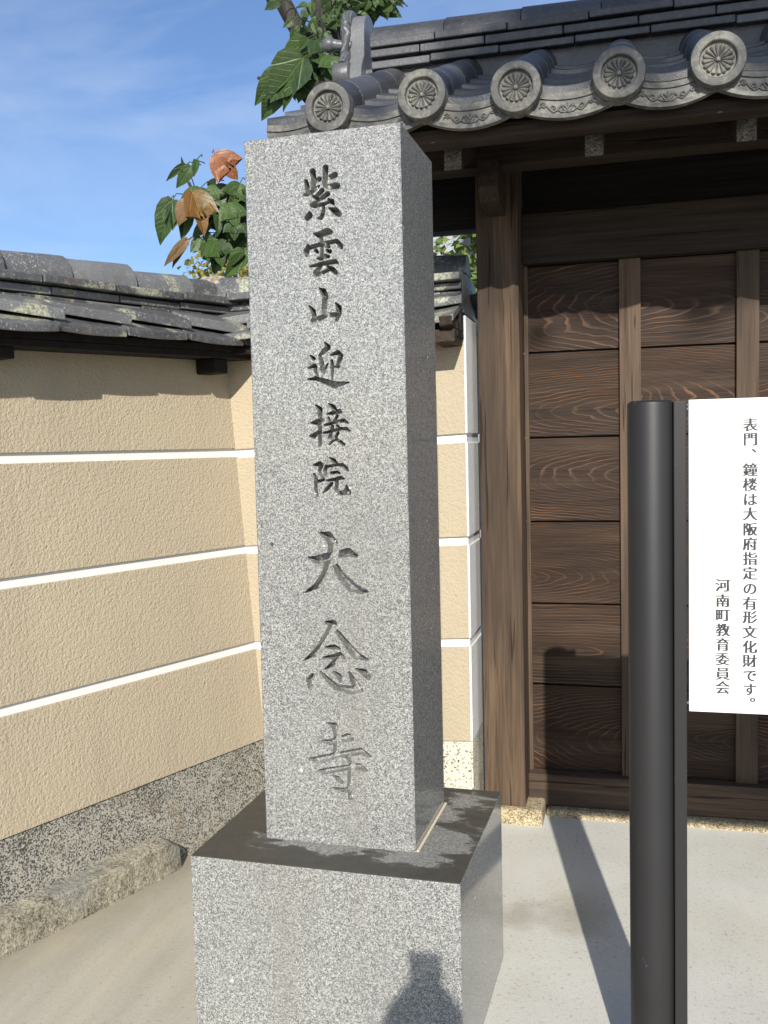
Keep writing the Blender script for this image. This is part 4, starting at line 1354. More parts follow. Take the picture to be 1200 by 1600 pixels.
LEAVES = [
('r',3,(-1.962,4.400,2.884),(-1.862,4.420,2.781),1.1,(0,-0.2)),
('g',1,(-2.114,4.450,2.854),(-2.178,4.420,2.755),0.8,(0.3,0.2)),
('g',1,(-2.142,4.450,2.862),(-2.241,4.420,2.792),0.45,(0.5,0.6)),
('g',1,(-2.083,4.450,2.882),(-2.084,4.420,2.796),0.55,(0,0)),
('g',1,(-2.155,4.450,2.842),(-2.149,4.420,2.898),0.35,(0,0)),
('o',3,(-2.080,4.380,2.708),(-1.998,4.350,2.527),0.8,(0.2,0.1)),
('g',3,(-2.052,4.420,2.736),(-2.065,4.390,2.626),1.3,(-0.1,0.3)),
('b',1,(-2.099,4.370,2.666),(-2.149,4.340,2.558),1,(-0.2,0.2)),
('g',1,(-2.219,4.450,2.701),(-2.301,4.420,2.495),0.75,(-0.3,0.1)),
('g',1,(-2.249,4.450,2.693),(-2.256,4.420,2.592),0.6,(-0.3,0.1)),
('g',1,(-2.209,4.460,2.639),(-2.216,4.430,2.549),0.7,(0,0.1)),
('g',1,(-2.152,4.450,2.632),(-2.151,4.420,2.505),0.85,(0.3,0)),
('b',1,(-2.131,4.420,2.490),(-2.258,4.390,2.368),0.42,(0.2,0.2)),
('o',1,(-2.144,4.440,2.482),(-2.225,4.410,2.366),0.4,(0.1,0.3)),
('g',1,(-2.026,4.450,2.564),(-2.110,4.420,2.507),0.9,(0,0.2)),
('g',1,(-2.075,4.450,2.500),(-2.119,4.420,2.429),0.9,(0,0.2)),
('g',1,(-2.000,4.450,2.494),(-2.065,4.420,2.409),1.1,(0.1,0.3)),
('g',1,(-2.042,4.500,2.756),(-1.998,4.470,2.791),0.9,(0,0.2)),
('g',3,(-1.989,4.460,2.756),(-1.945,4.430,2.646),1.2,(-0.2,0.2)),
('g',3,(-1.866,4.480,2.756),(-1.891,4.450,2.657),1.2,(0.2,0)),
('g',3,(-1.898,4.400,2.645),(-1.843,4.370,2.547),1.2,(0,0.3)),
('g',1,(-1.959,4.420,2.614),(-1.944,4.390,2.503),0.8,(0.4,0.2)),
('g',3,(-1.877,4.410,2.554),(-1.861,4.380,2.482),1.3,(0,0.3)),
('g',3,(-1.991,4.440,2.475),(-1.947,4.410,2.362),1.1,(0,-0.3)),
('g',1,(-1.830,4.430,2.389),(-1.934,4.400,2.287),0.7,(0.3,0.3)),
('g',1,(-1.836,4.420,2.413),(-1.916,4.390,2.341),0.8,(0.1,0.5)),
('b',1,(-1.972,4.470,2.417),(-1.921,4.440,2.345),0.7,(0,0)),
('g',1,(-2.039,4.480,2.456),(-2.034,4.450,2.376),0.8,(0,0)),
('g',1,(-1.861,4.450,2.551),(-1.819,4.420,2.494),0.9,(0,0.1)),
('g',1,(-1.870,4.515,2.514),(-1.914,4.462,2.410),1.1,(0.34,0.28)),
('g',1,(-1.995,4.510,2.638),(-2.051,4.489,2.568),1.1,(0.074,-0.49)),
('g',1,(-1.781,4.499,2.497),(-1.742,4.575,2.424),1.1,(0.12,-0.055)),
('g',1,(-2.064,4.555,2.528),(-2.150,4.590,2.487),1.1,(-0.21,0.46)),
('g',3,(-1.985,4.503,2.459),(-2.014,4.464,2.345),1.1,(-0.2,-0.14)),
('g',3,(-2.026,4.523,2.666),(-2.060,4.560,2.604),1.1,(-0.43,-0.14)),
('g',1,(-2.000,4.537,2.613),(-1.954,4.553,2.545),1.1,(0.45,-0.14)),
('g',1,(-1.915,4.497,2.627),(-1.966,4.471,2.551),1.1,(0.12,0.45)),
('g',3,(-1.839,4.585,2.614),(-1.864,4.636,2.514),1.1,(0.28,-0.39)),
('g',3,(-1.790,4.501,2.722),(-1.845,4.479,2.670),1.1,(0.013,-0.14)),
('g',1,(-1.843,4.523,2.715),(-1.880,4.531,2.639),1.1,(0.13,0.22)),
('g',1,(-1.868,4.596,2.739),(-1.895,4.599,2.630),1.1,(-0.26,0.094)),
('g',3,(-1.962,4.617,2.761),(-2.031,4.636,2.716),1.1,(-0.17,-0.29)),
('g',3,(-2.013,4.521,2.478),(-2.001,4.525,2.398),1.1,(-0.35,0.34)),
('g',3,(-1.767,4.518,2.473),(-1.849,4.524,2.421),1.1,(0.19,-0.18)),
('g',1,(-1.790,4.527,2.705),(-1.831,4.480,2.618),1.1,(0.13,-0.00068)),
('g',3,(-2.000,4.586,2.527),(-2.061,4.577,2.458),1.1,(0.19,0.16)),
('g',3,(-1.838,4.505,2.652),(-1.860,4.564,2.561),1.1,(0.46,-0.16)),
('g',3,(-1.944,4.592,2.526),(-1.910,4.580,2.440),1.1,(0.32,0.15)),
('g',1,(-1.906,4.617,2.539),(-1.996,4.691,2.486),1.1,(0.37,0.19)),
('g',3,(-1.921,4.574,2.597),(-1.851,4.572,2.504),1.1,(-0.22,-0.42)),
('g',3,(-1.896,4.569,2.466),(-1.918,4.610,2.360),1.1,(0.12,0.27)),
('g',1,(-2.061,4.581,2.727),(-2.085,4.659,2.645),1.1,(0.26,-0.32)),
('g',1,(-1.773,4.538,2.690),(-1.827,4.527,2.633),1.1,(-0.017,0.048)),
('g',3,(-1.853,4.519,2.721),(-1.793,4.516,2.629),1.1,(-0.5,-0.095)),
('g',3,(-2.020,4.528,2.500),(-2.011,4.549,2.430),1.1,(-0.41,0.045)),
('g',3,(-1.784,4.534,2.488),(-1.770,4.540,2.381),1.1,(-0.033,-0.34)),
('g',1,(-2.023,4.608,2.739),(-1.946,4.624,2.659),1.1,(-0.12,-0.17)),
('g',1,(-1.983,4.579,2.494),(-1.994,4.573,2.400),1.1,(-0.0066,-0.02)),
('g',3,(-1.802,4.525,2.691),(-1.855,4.602,2.610),1.1,(-0.0037,-0.085)),
('g',3,(-1.895,4.499,2.654),(-1.890,4.494,2.574),1.1,(-0.25,-0.46)),
('g',1,(-1.902,4.502,2.570),(-1.888,4.580,2.503),1.1,(-0.25,-0.23)),
('g',1,(-1.963,4.520,2.564),(-1.976,4.559,2.472),1.1,(-0.48,-0.37)),
('g',1,(-1.884,4.544,2.525),(-1.836,4.612,2.481),1.1,(-0.46,-0.25)),
('g',3,(-1.832,4.613,2.594),(-1.751,4.644,2.530),1.1,(0.095,0.19)),
('g',1,(-1.833,4.586,2.495),(-1.822,4.569,2.387),1.1,(0.4,-0.035)),
('g',3,(-2.060,4.547,2.524),(-2.087,4.564,2.427),1.1,(0.41,-0.36)),
('g',1,(-1.934,4.595,2.666),(-1.889,4.646,2.595),1.1,(-0.43,-0.27)),
('g',3,(-1.884,4.598,2.758),(-1.926,4.569,2.648),1.1,(0.2,-0.45)),
('g',3,(-1.862,4.506,2.446),(-1.882,4.472,2.368),1.1,(0.21,-0.062)),
('g',3,(-1.830,4.560,2.731),(-1.759,4.517,2.633),1.1,(0.25,-0.22)),
('g',3,(-1.939,4.532,2.560),(-1.850,4.480,2.497),1.1,(-0.01,0.44)),
('g',1,(-1.842,4.516,2.695),(-1.888,4.561,2.617),1.1,(-0.24,0.052)),
('g',3,(-1.916,4.572,2.721),(-1.850,4.524,2.626),1.1,(-0.32,0.21)),
('g',1,(-1.891,4.615,2.743),(-1.802,4.570,2.650),1.1,(-0.11,-0.037)),
('g',3,(-1.885,4.496,2.573),(-1.893,4.572,2.483),1.1,(0.18,-0.28)),
('g',3,(-1.898,4.610,2.511),(-1.844,4.649,2.437),1.1,(0.34,-0.21)),
('g',3,(-1.851,4.599,2.645),(-1.897,4.612,2.568),1.1,(0.3,-0.067)),
('g',1,(-1.873,4.507,2.565),(-1.921,4.516,2.489),1.1,(-0.46,-0.31)),
('g',3,(-1.791,4.540,2.538),(-1.765,4.545,2.450),1.1,(0.39,0.12)),
('g',3,(-2.030,4.557,2.721),(-1.951,4.513,2.633),1.1,(0.37,-0.03)),
('g',1,(-1.819,4.524,2.510),(-1.825,4.472,2.428),1.1,(-0.16,0.25)),
('g',3,(-2.067,4.582,2.634),(-2.107,4.545,2.564),1.1,(-0.21,0.17)),
('g',3,(-2.007,4.575,2.764),(-1.951,4.541,2.684),1.1,(0.41,0.21)),
('g',1,(-1.923,4.486,2.721),(-2.018,4.511,2.679),1.1,(-0.32,-0.29)),
('g',3,(-1.869,4.597,2.680),(-1.886,4.654,2.600),1.1,(-0.33,-0.47)),
('g',3,(-1.913,4.576,2.468),(-1.965,4.606,2.398),1.1,(-0.41,-0.029)),
('g',3,(-1.893,4.485,2.498),(-1.835,4.561,2.439),1.1,(-0.19,-0.45)),
('g',1,(-1.982,4.492,2.591),(-1.998,4.570,2.514),1.1,(0.43,0.29)),
('g',3,(-2.012,4.560,2.745),(-2.057,4.553,2.654),1.1,(0.04,-0.013)),
('g',1,(-1.537,4.550,3.349),(-1.712,4.520,3.160),1.1,(0,0.3)),
('g',1,(-1.687,4.600,3.327),(-1.810,4.570,3.178),0.75,(-0.3,-0.3)),
('g',1,(-1.636,4.570,3.276),(-1.750,4.540,3.174),0.7,(0,0.6)),
('g',1,(-1.676,4.600,3.242),(-1.778,4.570,3.103),0.9,(-0.5,-0.5)),
('g',1,(-1.570,4.550,3.237),(-1.656,4.520,3.123),0.6,(0.2,0.8)),
('g',3,(-1.472,4.550,3.426),(-1.415,4.520,3.341),1.3,(0,0.3)),
('g',1,(-1.534,4.580,3.440),(-1.650,4.550,3.371),0.95,(0,0.1)),
('g',1,(-1.517,4.550,3.438),(-1.552,4.520,3.376),0.9,(0.2,0.4)),
('g',1,(-1.617,4.650,3.528),(-1.622,4.620,3.461),0.8,(0,-0.3)),
('g',1,(-1.633,4.700,3.607),(-1.681,4.670,3.566),0.9,(0,0)),
('g',1,(-1.415,4.550,3.340),(-1.434,4.520,3.259),1.2,(0.2,0.2)),
('g',3,(-1.392,4.560,3.341),(-1.372,4.530,3.249),1.5,(0.2,0.4)),
('g',1,(-1.494,4.550,3.350),(-1.433,4.520,3.295),0.9,(0,0.5)),
('g',1,(-1.574,4.600,3.255),(-1.492,4.570,3.186),0.8,(0,0.2)),
('g',1,(-1.541,4.600,3.239),(-1.580,4.570,3.159),0.9,(0,0.3)),
('g',1,(-1.749,4.800,3.754),(-1.816,4.770,3.712),1,(0,0.1)),
('g',1,(-1.627,4.750,3.691),(-1.562,4.720,3.675),1,(0,0.4)),
('g',1,(-1.588,4.697,3.253),(-1.561,4.697,3.179),0.9,(-0.19,-0.51)),
('g',1,(-1.473,4.663,3.337),(-1.435,4.663,3.270),0.9,(-0.26,-0.52)),
('g',1,(-1.533,4.649,3.353),(-1.467,4.649,3.263),0.9,(-0.45,-0.4)),
('g',1,(-1.608,4.710,3.416),(-1.609,4.710,3.331),0.9,(0.25,-0.044)),
('g',1,(-1.496,4.637,3.339),(-1.559,4.637,3.279),0.9,(-0.37,-0.53)),
('g',1,(-1.612,4.623,3.262),(-1.595,4.623,3.190),0.9,(0.26,-0.043)),
('g',1,(-1.673,4.643,3.392),(-1.661,4.643,3.280),0.9,(0.45,0.012)),
('g',1,(-1.589,4.693,3.351),(-1.578,4.693,3.281),0.9,(0.084,0.23)),
('g',1,(-1.684,4.699,3.329),(-1.636,4.699,3.228),0.9,(-0.054,0.34)),
('g',1,(-1.675,4.697,3.373),(-1.755,4.697,3.322),0.9,(-0.066,-0.16)),
('g',1,(-1.676,4.678,3.259),(-1.677,4.678,3.187),0.9,(0.48,-0.57)),
('g',1,(-1.621,4.938,3.682),(-1.640,4.938,3.622),0.9,(0.25,-0.36)),
('g',1,(-1.616,4.886,3.522),(-1.676,4.886,3.471),0.9,(0.12,-0.2)),
('g',1,(-1.518,5.075,3.673),(-1.478,5.075,3.623),0.9,(-0.4,0.12)),
('g',1,(-1.682,5.050,3.628),(-1.669,5.050,3.551),0.9,(0.36,0.023)),
('g',1,(-1.591,4.929,3.709),(-1.605,4.929,3.640),0.9,(-0.32,-0.21)),
('g',1,(-1.742,5.096,3.743),(-1.738,5.096,3.672),0.9,(0.2,-0.2)),
('g',1,(-1.485,4.941,3.538),(-1.523,4.941,3.476),0.9,(0.037,0.2)),
('g',1,(-1.541,4.939,3.587),(-1.554,4.939,3.528),0.9,(-0.42,-0.51)),
('g',1,(-1.573,5.029,3.613),(-1.608,5.029,3.562),0.9,(0.43,-0.33)),
('g',1,(-1.720,5.060,3.645),(-1.762,5.060,3.571),0.9,(0.4,0.088)),
('g',1,(-1.550,5.094,3.663),(-1.522,5.094,3.593),0.9,(0.4,-0.36)),
('g',1,(-1.595,5.075,3.701),(-1.546,5.075,3.646),0.9,(-0.32,0.053)),
('g',3,(-1.236,5.018,3.782),(-1.192,5.018,3.725),1.1,(-0.3,-0.88)),
('g',1,(-1.258,4.990,3.740),(-1.151,4.990,3.696),1.1,(0.16,-0.08)),
('g',3,(-1.477,5.112,3.864),(-1.513,5.112,3.785),1.1,(-0.1,-0.49)),
('g',3,(-1.219,4.946,3.802),(-1.147,4.946,3.741),1.1,(-0.38,-0.96)),
('g',1,(-1.369,5.192,3.878),(-1.296,5.192,3.832),1.1,(0.18,-0.17)),
('g',3,(-1.461,5.054,3.851),(-1.498,5.054,3.771),1.1,(-0.37,-0.44)),
('g',3,(-1.232,4.942,3.854),(-1.232,4.942,3.794),1.1,(-0.42,-0.26)),
('g',1,(-1.265,4.978,3.747),(-1.295,4.978,3.671),1.1,(-0.16,-0.023)),
('g',1,(-1.401,5.086,3.913),(-1.451,5.086,3.838),1.1,(-0.3,0.13)),
('g',1,(-1.543,5.278,3.868),(-1.591,5.278,3.819),1.1,(-0.0054,0.16)),
('g',1,(-1.501,5.200,3.871),(-1.510,5.200,3.802),1.1,(0.37,0.2)),
('g',1,(-1.420,5.035,3.862),(-1.318,5.035,3.808),1.1,(0.091,-0.64)),
('g',1,(-1.236,4.958,3.772),(-1.148,4.958,3.740),1.1,(-0.27,-0.14)),
('g',3,(-1.237,5.081,3.820),(-1.197,5.081,3.759),1.1,(0.43,-0.71)),
('g',1,(-1.507,5.283,4.033),(-1.531,5.283,3.973),1.1,(-0.57,-0.33)),
('g',3,(-1.310,5.282,4.006),(-1.360,5.282,3.957),1.1,(-0.59,-0.38)),
('g',1,(-1.330,5.074,3.779),(-1.299,5.074,3.721),1.1,(-0.13,-0.066)),
('g',1,(-1.362,5.189,3.821),(-1.355,5.189,3.740),1.1,(-0.34,-0.49)),
('g',3,(-1.543,5.289,3.904),(-1.460,5.289,3.856),1.1,(0.34,-0.49)),
('g',3,(-1.246,5.153,3.914),(-1.202,5.153,3.849),1.1,(-0.16,-1)),
('g',1,(-1.262,4.979,3.743),(-1.165,4.979,3.703),1.1,(0.48,0.062)),
('g',1,(-1.471,5.046,3.788),(-1.528,5.046,3.729),1.1,(-0.038,-0.91)),
('g',1,(-1.357,5.210,3.992),(-1.379,5.210,3.935),1.1,(0.3,-0.55)),
('g',1,(-1.439,5.060,3.845),(-1.501,5.060,3.785),1.1,(-0.26,-0.87)),
('g',1,(-1.360,4.907,3.699),(-1.336,4.907,3.629),1.1,(0.56,-0.83)),
('g',1,(-1.477,5.068,3.877),(-1.394,5.068,3.816),1.1,(-0.59,-0.075)),
('g',1,(-1.344,5.038,3.806),(-1.362,5.038,3.750),1.1,(-0.55,-0.54)),
('g',3,(-1.493,5.133,3.925),(-1.446,5.133,3.846),1.1,(0.082,-0.67)),
('g',1,(-1.306,4.985,3.816),(-1.243,4.985,3.739),1.1,(0.17,-0.93)),
('g',3,(-1.313,5.040,3.894),(-1.277,5.040,3.810),1.1,(0.4,-0.83)),
('g',1,(-1.404,5.254,3.916),(-1.323,5.254,3.862),1.1,(0.29,-0.86)),
('g',1,(-1.428,5.232,3.952),(-1.456,5.232,3.882),1.1,(0.29,-0.69)),
('g',3,(-1.371,5.266,3.950),(-1.363,5.266,3.881),1.1,(0.11,0.05)),
('g',3,(-1.229,4.917,3.740),(-1.205,4.917,3.655),1.1,(0.073,-0.99)),
('g',3,(-1.289,5.145,3.866),(-1.320,5.145,3.814),1.1,(-0.46,-0.13)),
('g',1,(-1.283,4.917,3.812),(-1.325,4.917,3.766),1.1,(0.26,-0.29)),
('g',1,(-1.281,5.009,3.839),(-1.252,5.009,3.764),1.1,(0.55,-0.18)),
('g',3,(-1.380,5.086,3.887),(-1.341,5.086,3.820),1.1,(0.019,0.082)),
('g',1,(-1.504,5.298,4.015),(-1.413,5.298,3.941),1.1,(-0.051,-0.82)),
('g',1,(-1.344,5.175,3.897),(-1.314,5.175,3.825),1.1,(-0.43,-0.41)),
('g',3,(-1.423,5.280,3.929),(-1.463,5.280,3.876),1.1,(0.076,-0.4)),
('g',3,(-1.388,4.943,3.836),(-1.304,4.943,3.786),1.1,(0.4,-0.65)),
('g',1,(-1.452,5.208,3.941),(-1.491,5.208,3.883),1.1,(0.55,-0.86)),
('g',1,(-1.388,5.054,3.909),(-1.378,5.054,3.823),1.1,(-0.54,0.17)),
('g',3,(-1.305,5.017,3.771),(-1.236,5.017,3.715),1.1,(0.46,-0.63)),
('g',1,(-1.437,5.216,3.824),(-1.394,5.216,3.766),1.1,(-0.38,0.13)),
('g',1,(-1.263,5.116,3.848),(-1.177,5.116,3.807),1.1,(-0.094,0.13)),
('g',1,(-1.351,5.207,3.868),(-1.289,5.207,3.806),1.1,(-0.041,-0.88)),
('g',3,(-1.466,5.120,3.872),(-1.353,5.120,3.824),1.1,(-0.075,-0.67)),
('g',1,(-1.280,5.267,3.931),(-1.198,5.267,3.875),1.1,(-0.14,-0.24)),
('g',1,(-1.671,4.953,3.912),(-1.674,4.953,3.850),1.1,(0.43,-0.095)),
('g',1,(-1.567,5.035,3.937),(-1.594,5.035,3.877),1.1,(0.29,-0.52)),
('g',1,(-1.417,4.925,3.908),(-1.345,4.925,3.865),1.1,(-0.066,-0.54)),
('g',1,(-1.489,4.949,3.904),(-1.428,4.949,3.841),1.1,(0.36,-0.27)),
('g',1,(-1.392,5.089,3.975),(-1.437,5.089,3.913),1.1,(-0.35,-0.77)),
('g',3,(-1.580,4.944,3.888),(-1.660,4.944,3.853),1.1,(0.13,-0.74)),
('g',3,(-1.621,5.164,4.120),(-1.578,5.164,4.036),1.1,(0.19,0.033)),
('g',3,(-1.929,5.138,4.001),(-1.867,5.138,3.917),1.1,(-0.095,0.12)),
('g',1,(-1.611,4.801,3.851),(-1.608,4.801,3.773),1.1,(-0.41,-0.26)),
('g',1,(-1.393,4.901,3.858),(-1.450,4.901,3.825),1.1,(-0.026,-0.67)),
('g',1,(-1.296,4.915,3.832),(-1.223,4.915,3.762),1.1,(-0.14,-0.091)),
('g',3,(-1.769,5.168,4.210),(-1.807,5.168,4.140),1.1,(-0.078,-0.46)),
('g',1,(-1.592,4.801,3.878),(-1.648,4.801,3.828),1.1,(0.47,-0.22)),
('g',1,(-1.693,5.201,4.109),(-1.624,5.201,4.056),1.1,(-0.05,-0.32)),
('g',3,(-1.649,5.158,4.069),(-1.537,5.158,4.030),1.1,(0.4,-0.12)),
('g',1,(-1.359,4.900,3.886),(-1.251,4.900,3.850),1.1,(0.56,-0.034)),
('g',1,(-1.619,5.164,3.983),(-1.542,5.164,3.928),1.1,(-0.086,-0.47)),
('g',1,(-1.655,5.025,4.088),(-1.762,5.025,4.065),1.1,(-0.34,-0.36)),
('g',3,(-1.718,5.259,4.242),(-1.699,5.259,4.154),1.1,(0.32,0.16)),
('g',3,(-1.444,5.091,4.032),(-1.482,5.091,3.962),1.1,(0.28,-0.58)),
('g',1,(-1.494,5.103,3.942),(-1.386,5.103,3.900),1.1,(-0.16,-0.7)),
('g',1,(-1.718,5.171,4.173),(-1.672,5.171,4.117),1.1,(0.25,0.24)),
('g',1,(-1.557,5.294,4.132),(-1.645,5.294,4.080),1.1,(-0.015,-0.4)),
('g',3,(-1.540,5.285,4.148),(-1.617,5.285,4.117),1.1,(0.46,-0.44)),
('g',1,(-1.702,5.208,4.130),(-1.715,5.208,4.039),1.1,(-0.32,-0.48)),
('g',3,(-1.835,5.004,4.020),(-1.758,5.004,3.953),1.1,(-0.49,0.0033)),
('g',3,(-1.415,4.978,3.720),(-1.449,4.978,3.681),1.1,(0.34,-0.073)),
('g',1,(-1.239,4.856,3.777),(-1.228,4.856,3.713),1.1,(-0.068,-0.85)),
('g',1,(-1.316,4.815,3.771),(-1.334,4.815,3.729),1.1,(0.4,-0.41)),
('g',1,(-1.353,4.842,3.730),(-1.294,4.842,3.687),1.1,(-0.49,-0.66)),
('g',1,(-1.262,4.940,3.752),(-1.190,4.940,3.710),1.1,(-0.56,-0.034)),
('g',1,(-1.151,4.869,3.683),(-1.196,4.869,3.655),1.1,(0.39,-0.5)),
('g',1,(-1.272,4.813,3.700),(-1.291,4.813,3.648),1.1,(0.52,-0.88)),
('g',3,(-1.368,4.829,3.791),(-1.404,4.829,3.752),1.1,(-0.47,-0.99)),
('g',1,(-1.404,4.925,3.747),(-1.413,4.925,3.688),1.1,(-0.52,-0.92)),
('g',1,(-1.434,4.999,3.767),(-1.367,4.999,3.738),1.1,(0.23,-0.47)),
('g',1,(-1.287,4.864,3.734),(-1.275,4.864,3.681),1.1,(-0.39,-0.53)),
('g',1,(-1.266,4.878,3.786),(-1.314,4.878,3.756),1.1,(0.53,-0.06)),
('g',1,(-1.437,4.802,3.667),(-1.466,4.802,3.623),1.1,(-0.38,-0.016)),
('g',3,(-1.244,4.876,3.747),(-1.202,4.876,3.710),1.1,(0.019,-0.88)),
('g',3,(-1.416,4.823,3.768),(-1.391,4.823,3.710),1.1,(0.2,-0.97)),
('g',1,(-1.287,4.855,3.780),(-1.257,4.855,3.733),1.1,(-0.55,-0.5)),
('g',1,(-1.285,4.806,3.768),(-1.226,4.806,3.712),1.1,(-0.33,-0.54)),
('g',1,(-1.483,4.954,3.836),(-1.540,4.954,3.817),1.1,(0.48,-0.37)),
('g',1,(-1.160,4.854,3.680),(-1.210,4.854,3.654),1.1,(-0.29,-0.83)),
('g',1,(-1.472,4.846,3.790),(-1.501,4.846,3.744),1.1,(0.32,-0.53)),
('g',1,(-1.482,4.856,3.696),(-1.524,4.856,3.644),1.1,(-0.14,-0.43)),
('g',1,(-1.485,4.848,3.777),(-1.473,4.848,3.733),1.1,(0.51,-0.68)),
('g',1,(-1.264,4.854,3.792),(-1.282,4.854,3.757),1.1,(0.026,-0.65)),
('g',3,(-1.417,4.846,3.667),(-1.424,4.846,3.615),1.1,(-0.59,-0.42)),
('g',3,(-1.534,4.968,3.830),(-1.491,4.968,3.789),1.1,(0.18,-0.78)),
('g',3,(-1.462,4.897,3.709),(-1.404,4.897,3.665),1.1,(0.25,-0.27)),
('g',1,(-1.188,4.930,3.709),(-1.206,4.930,3.670),1.1,(0.11,-0.2)),
('g',1,(-1.260,4.921,3.713),(-1.265,4.921,3.648),1.1,(-0.24,-0.44)),
('g',3,(-1.246,4.839,3.731),(-1.206,4.839,3.683),1.1,(0.13,-0.66)),
('g',1,(-1.306,4.909,3.715),(-1.340,4.909,3.668),1.1,(0.5,-0.82)),
('g',1,(-1.451,4.939,3.733),(-1.402,4.939,3.675),1.1,(-0.5,-0.65)),
('g',1,(-1.271,4.896,3.810),(-1.228,4.896,3.769),1.1,(-0.069,-0.74)),
('g',1,(-1.352,4.998,3.845),(-1.375,4.998,3.789),1.1,(0.53,-0.94)),
('g',1,(-1.354,4.874,3.712),(-1.297,4.874,3.662),1.1,(-0.2,-0.32)),
('g',3,(-1.300,4.985,3.750),(-1.325,4.985,3.690),1.1,(0.39,-0.14)),
('g',1,(-1.273,4.953,3.790),(-1.332,4.953,3.770),1.1,(0.029,-0.28)),
('g',3,(-1.323,4.825,3.692),(-1.379,4.825,3.674),1.1,(-0.34,-0.85)),
('g',3,(-1.349,4.923,3.755),(-1.362,4.923,3.717),1.1,(-0.42,-0.51)),
('g',1,(-1.492,4.906,3.775),(-1.559,4.906,3.740),1.1,(-0.2,-0.23)),
('g',1,(-1.266,4.931,3.718),(-1.320,4.931,3.681),1.1,(-0.0078,-0.51)),
('g',1,(-1.299,4.910,3.815),(-1.352,4.910,3.794),1.1,(0.59,-0.8)),
('g',1,(-1.417,4.866,3.705),(-1.404,4.866,3.662),1.1,(0.48,-0.52)),
('g',1,(-1.399,4.847,3.747),(-1.343,4.847,3.726),1.1,(-0.32,-0.71)),
('g',3,(-1.116,4.829,3.744),(-1.118,4.829,3.698),1.1,(0.029,-0.73)),
('g',3,(-1.202,4.865,3.772),(-1.183,4.865,3.712),1.1,(0.52,-0.78)),
('g',1,(-1.456,4.943,3.785),(-1.473,4.943,3.737),1.1,(-0.29,-0.011)),
('g',3,(-1.516,4.911,3.801),(-1.500,4.911,3.735),1.1,(-0.42,-0.013)),
('g',1,(-1.423,4.998,3.867),(-1.403,4.998,3.811),1.1,(-0.024,-0.26)),
('g',1,(-1.507,4.999,3.801),(-1.426,4.999,3.759),1.1,(-0.48,-0.76)),
('g',3,(-1.286,4.942,3.746),(-1.309,4.942,3.692),1.1,(0.025,-0.8)),
('g',1,(-1.663,4.862,3.646),(-1.654,4.862,3.569),0.9,(-0.032,-0.58)),
('g',1,(-1.454,4.811,3.675),(-1.424,4.811,3.619),0.9,(-0.25,-0.91)),
('g',1,(-1.413,4.710,3.566),(-1.466,4.710,3.542),0.9,(0.17,-0.69)),
('g',1,(-1.615,4.823,3.708),(-1.623,4.823,3.636),0.9,(-0.35,-0.81)),
('g',1,(-1.481,4.803,3.639),(-1.443,4.803,3.569),0.9,(0.47,-0.49)),
('g',1,(-1.435,4.713,3.592),(-1.400,4.713,3.543),0.9,(-0.39,-0.68)),
('g',1,(-1.546,4.793,3.591),(-1.531,4.793,3.527),0.9,(0.48,-0.93)),
('g',1,(-1.517,4.841,3.673),(-1.496,4.841,3.612),0.9,(0.24,-0.79)),
('g',1,(-1.445,4.740,3.618),(-1.437,4.740,3.555),0.9,(-0.079,-0.28)),
('g',1,(-1.631,4.864,3.622),(-1.678,4.864,3.591),0.9,(-0.46,-0.35)),
('g',1,(-1.544,4.767,3.611),(-1.597,4.767,3.573),0.9,(-0.39,-0.1)),
('g',1,(-1.549,4.760,3.601),(-1.538,4.760,3.546),0.9,(-0.27,-1)),
('g',1,(-1.477,4.836,3.678),(-1.461,4.836,3.626),0.9,(0.39,-0.22)),
('g',1,(-1.560,4.759,3.705),(-1.564,4.759,3.630),0.9,(-0.41,-1)),
('g',1,(-1.483,4.749,3.545),(-1.451,4.749,3.500),0.9,(-0.11,-0.12)),
('g',1,(-1.522,4.836,3.555),(-1.463,4.836,3.505),0.9,(0.098,-1.1)),
('g',1,(-1.572,4.698,3.362),(-1.590,4.698,3.306),0.85,(0.32,0.32)),
('g',1,(-1.552,4.667,3.290),(-1.586,4.667,3.236),0.85,(-0.46,-0.069)),
('g',1,(-1.493,4.623,3.329),(-1.537,4.623,3.308),0.85,(0.24,-0.46)),
('g',1,(-1.642,4.675,3.387),(-1.652,4.675,3.319),0.85,(-0.12,-0.15)),
('g',1,(-1.511,4.577,3.293),(-1.490,4.577,3.233),0.85,(0.36,-0.6)),
('g',1,(-1.550,4.566,3.325),(-1.523,4.566,3.281),0.85,(-0.44,0.35)),
('g',1,(-1.545,4.686,3.449),(-1.566,4.686,3.409),0.85,(0.42,0.49)),
('g',1,(-1.500,4.571,3.428),(-1.552,4.571,3.400),0.85,(-0.0043,0.39)),
('g',1,(-1.600,4.632,3.361),(-1.616,4.632,3.320),0.85,(-0.54,-0.57)),
('g',1,(-1.652,4.643,3.302),(-1.654,4.643,3.262),0.85,(0.3,-0.58)),
('g',1,(-1.619,4.639,3.371),(-1.646,4.639,3.323),0.85,(0.47,-0.095)),
('g',1,(-1.503,4.581,3.278),(-1.474,4.581,3.244),0.85,(0.44,0.057)),
('g',1,(-1.659,4.637,3.338),(-1.659,4.637,3.270),0.85,(0.11,-0.15)),
('g',1,(-1.548,4.579,3.430),(-1.586,4.579,3.395),0.85,(0.53,0.46)),
('g',1,(-1.519,4.675,3.289),(-1.554,4.675,3.243),0.85,(-0.57,0.11)),
('g',1,(-1.658,4.656,3.311),(-1.702,4.656,3.284),0.85,(0.4,-0.24)),
('g',1,(-1.600,4.566,3.246),(-1.566,4.566,3.195),0.85,(0.57,-0.33))]
mbs = {'g': MB()}
NAMES_ = {'r': 'red_leaf', 'o': 'orange_leaf', 'b': 'brown_leaf'}
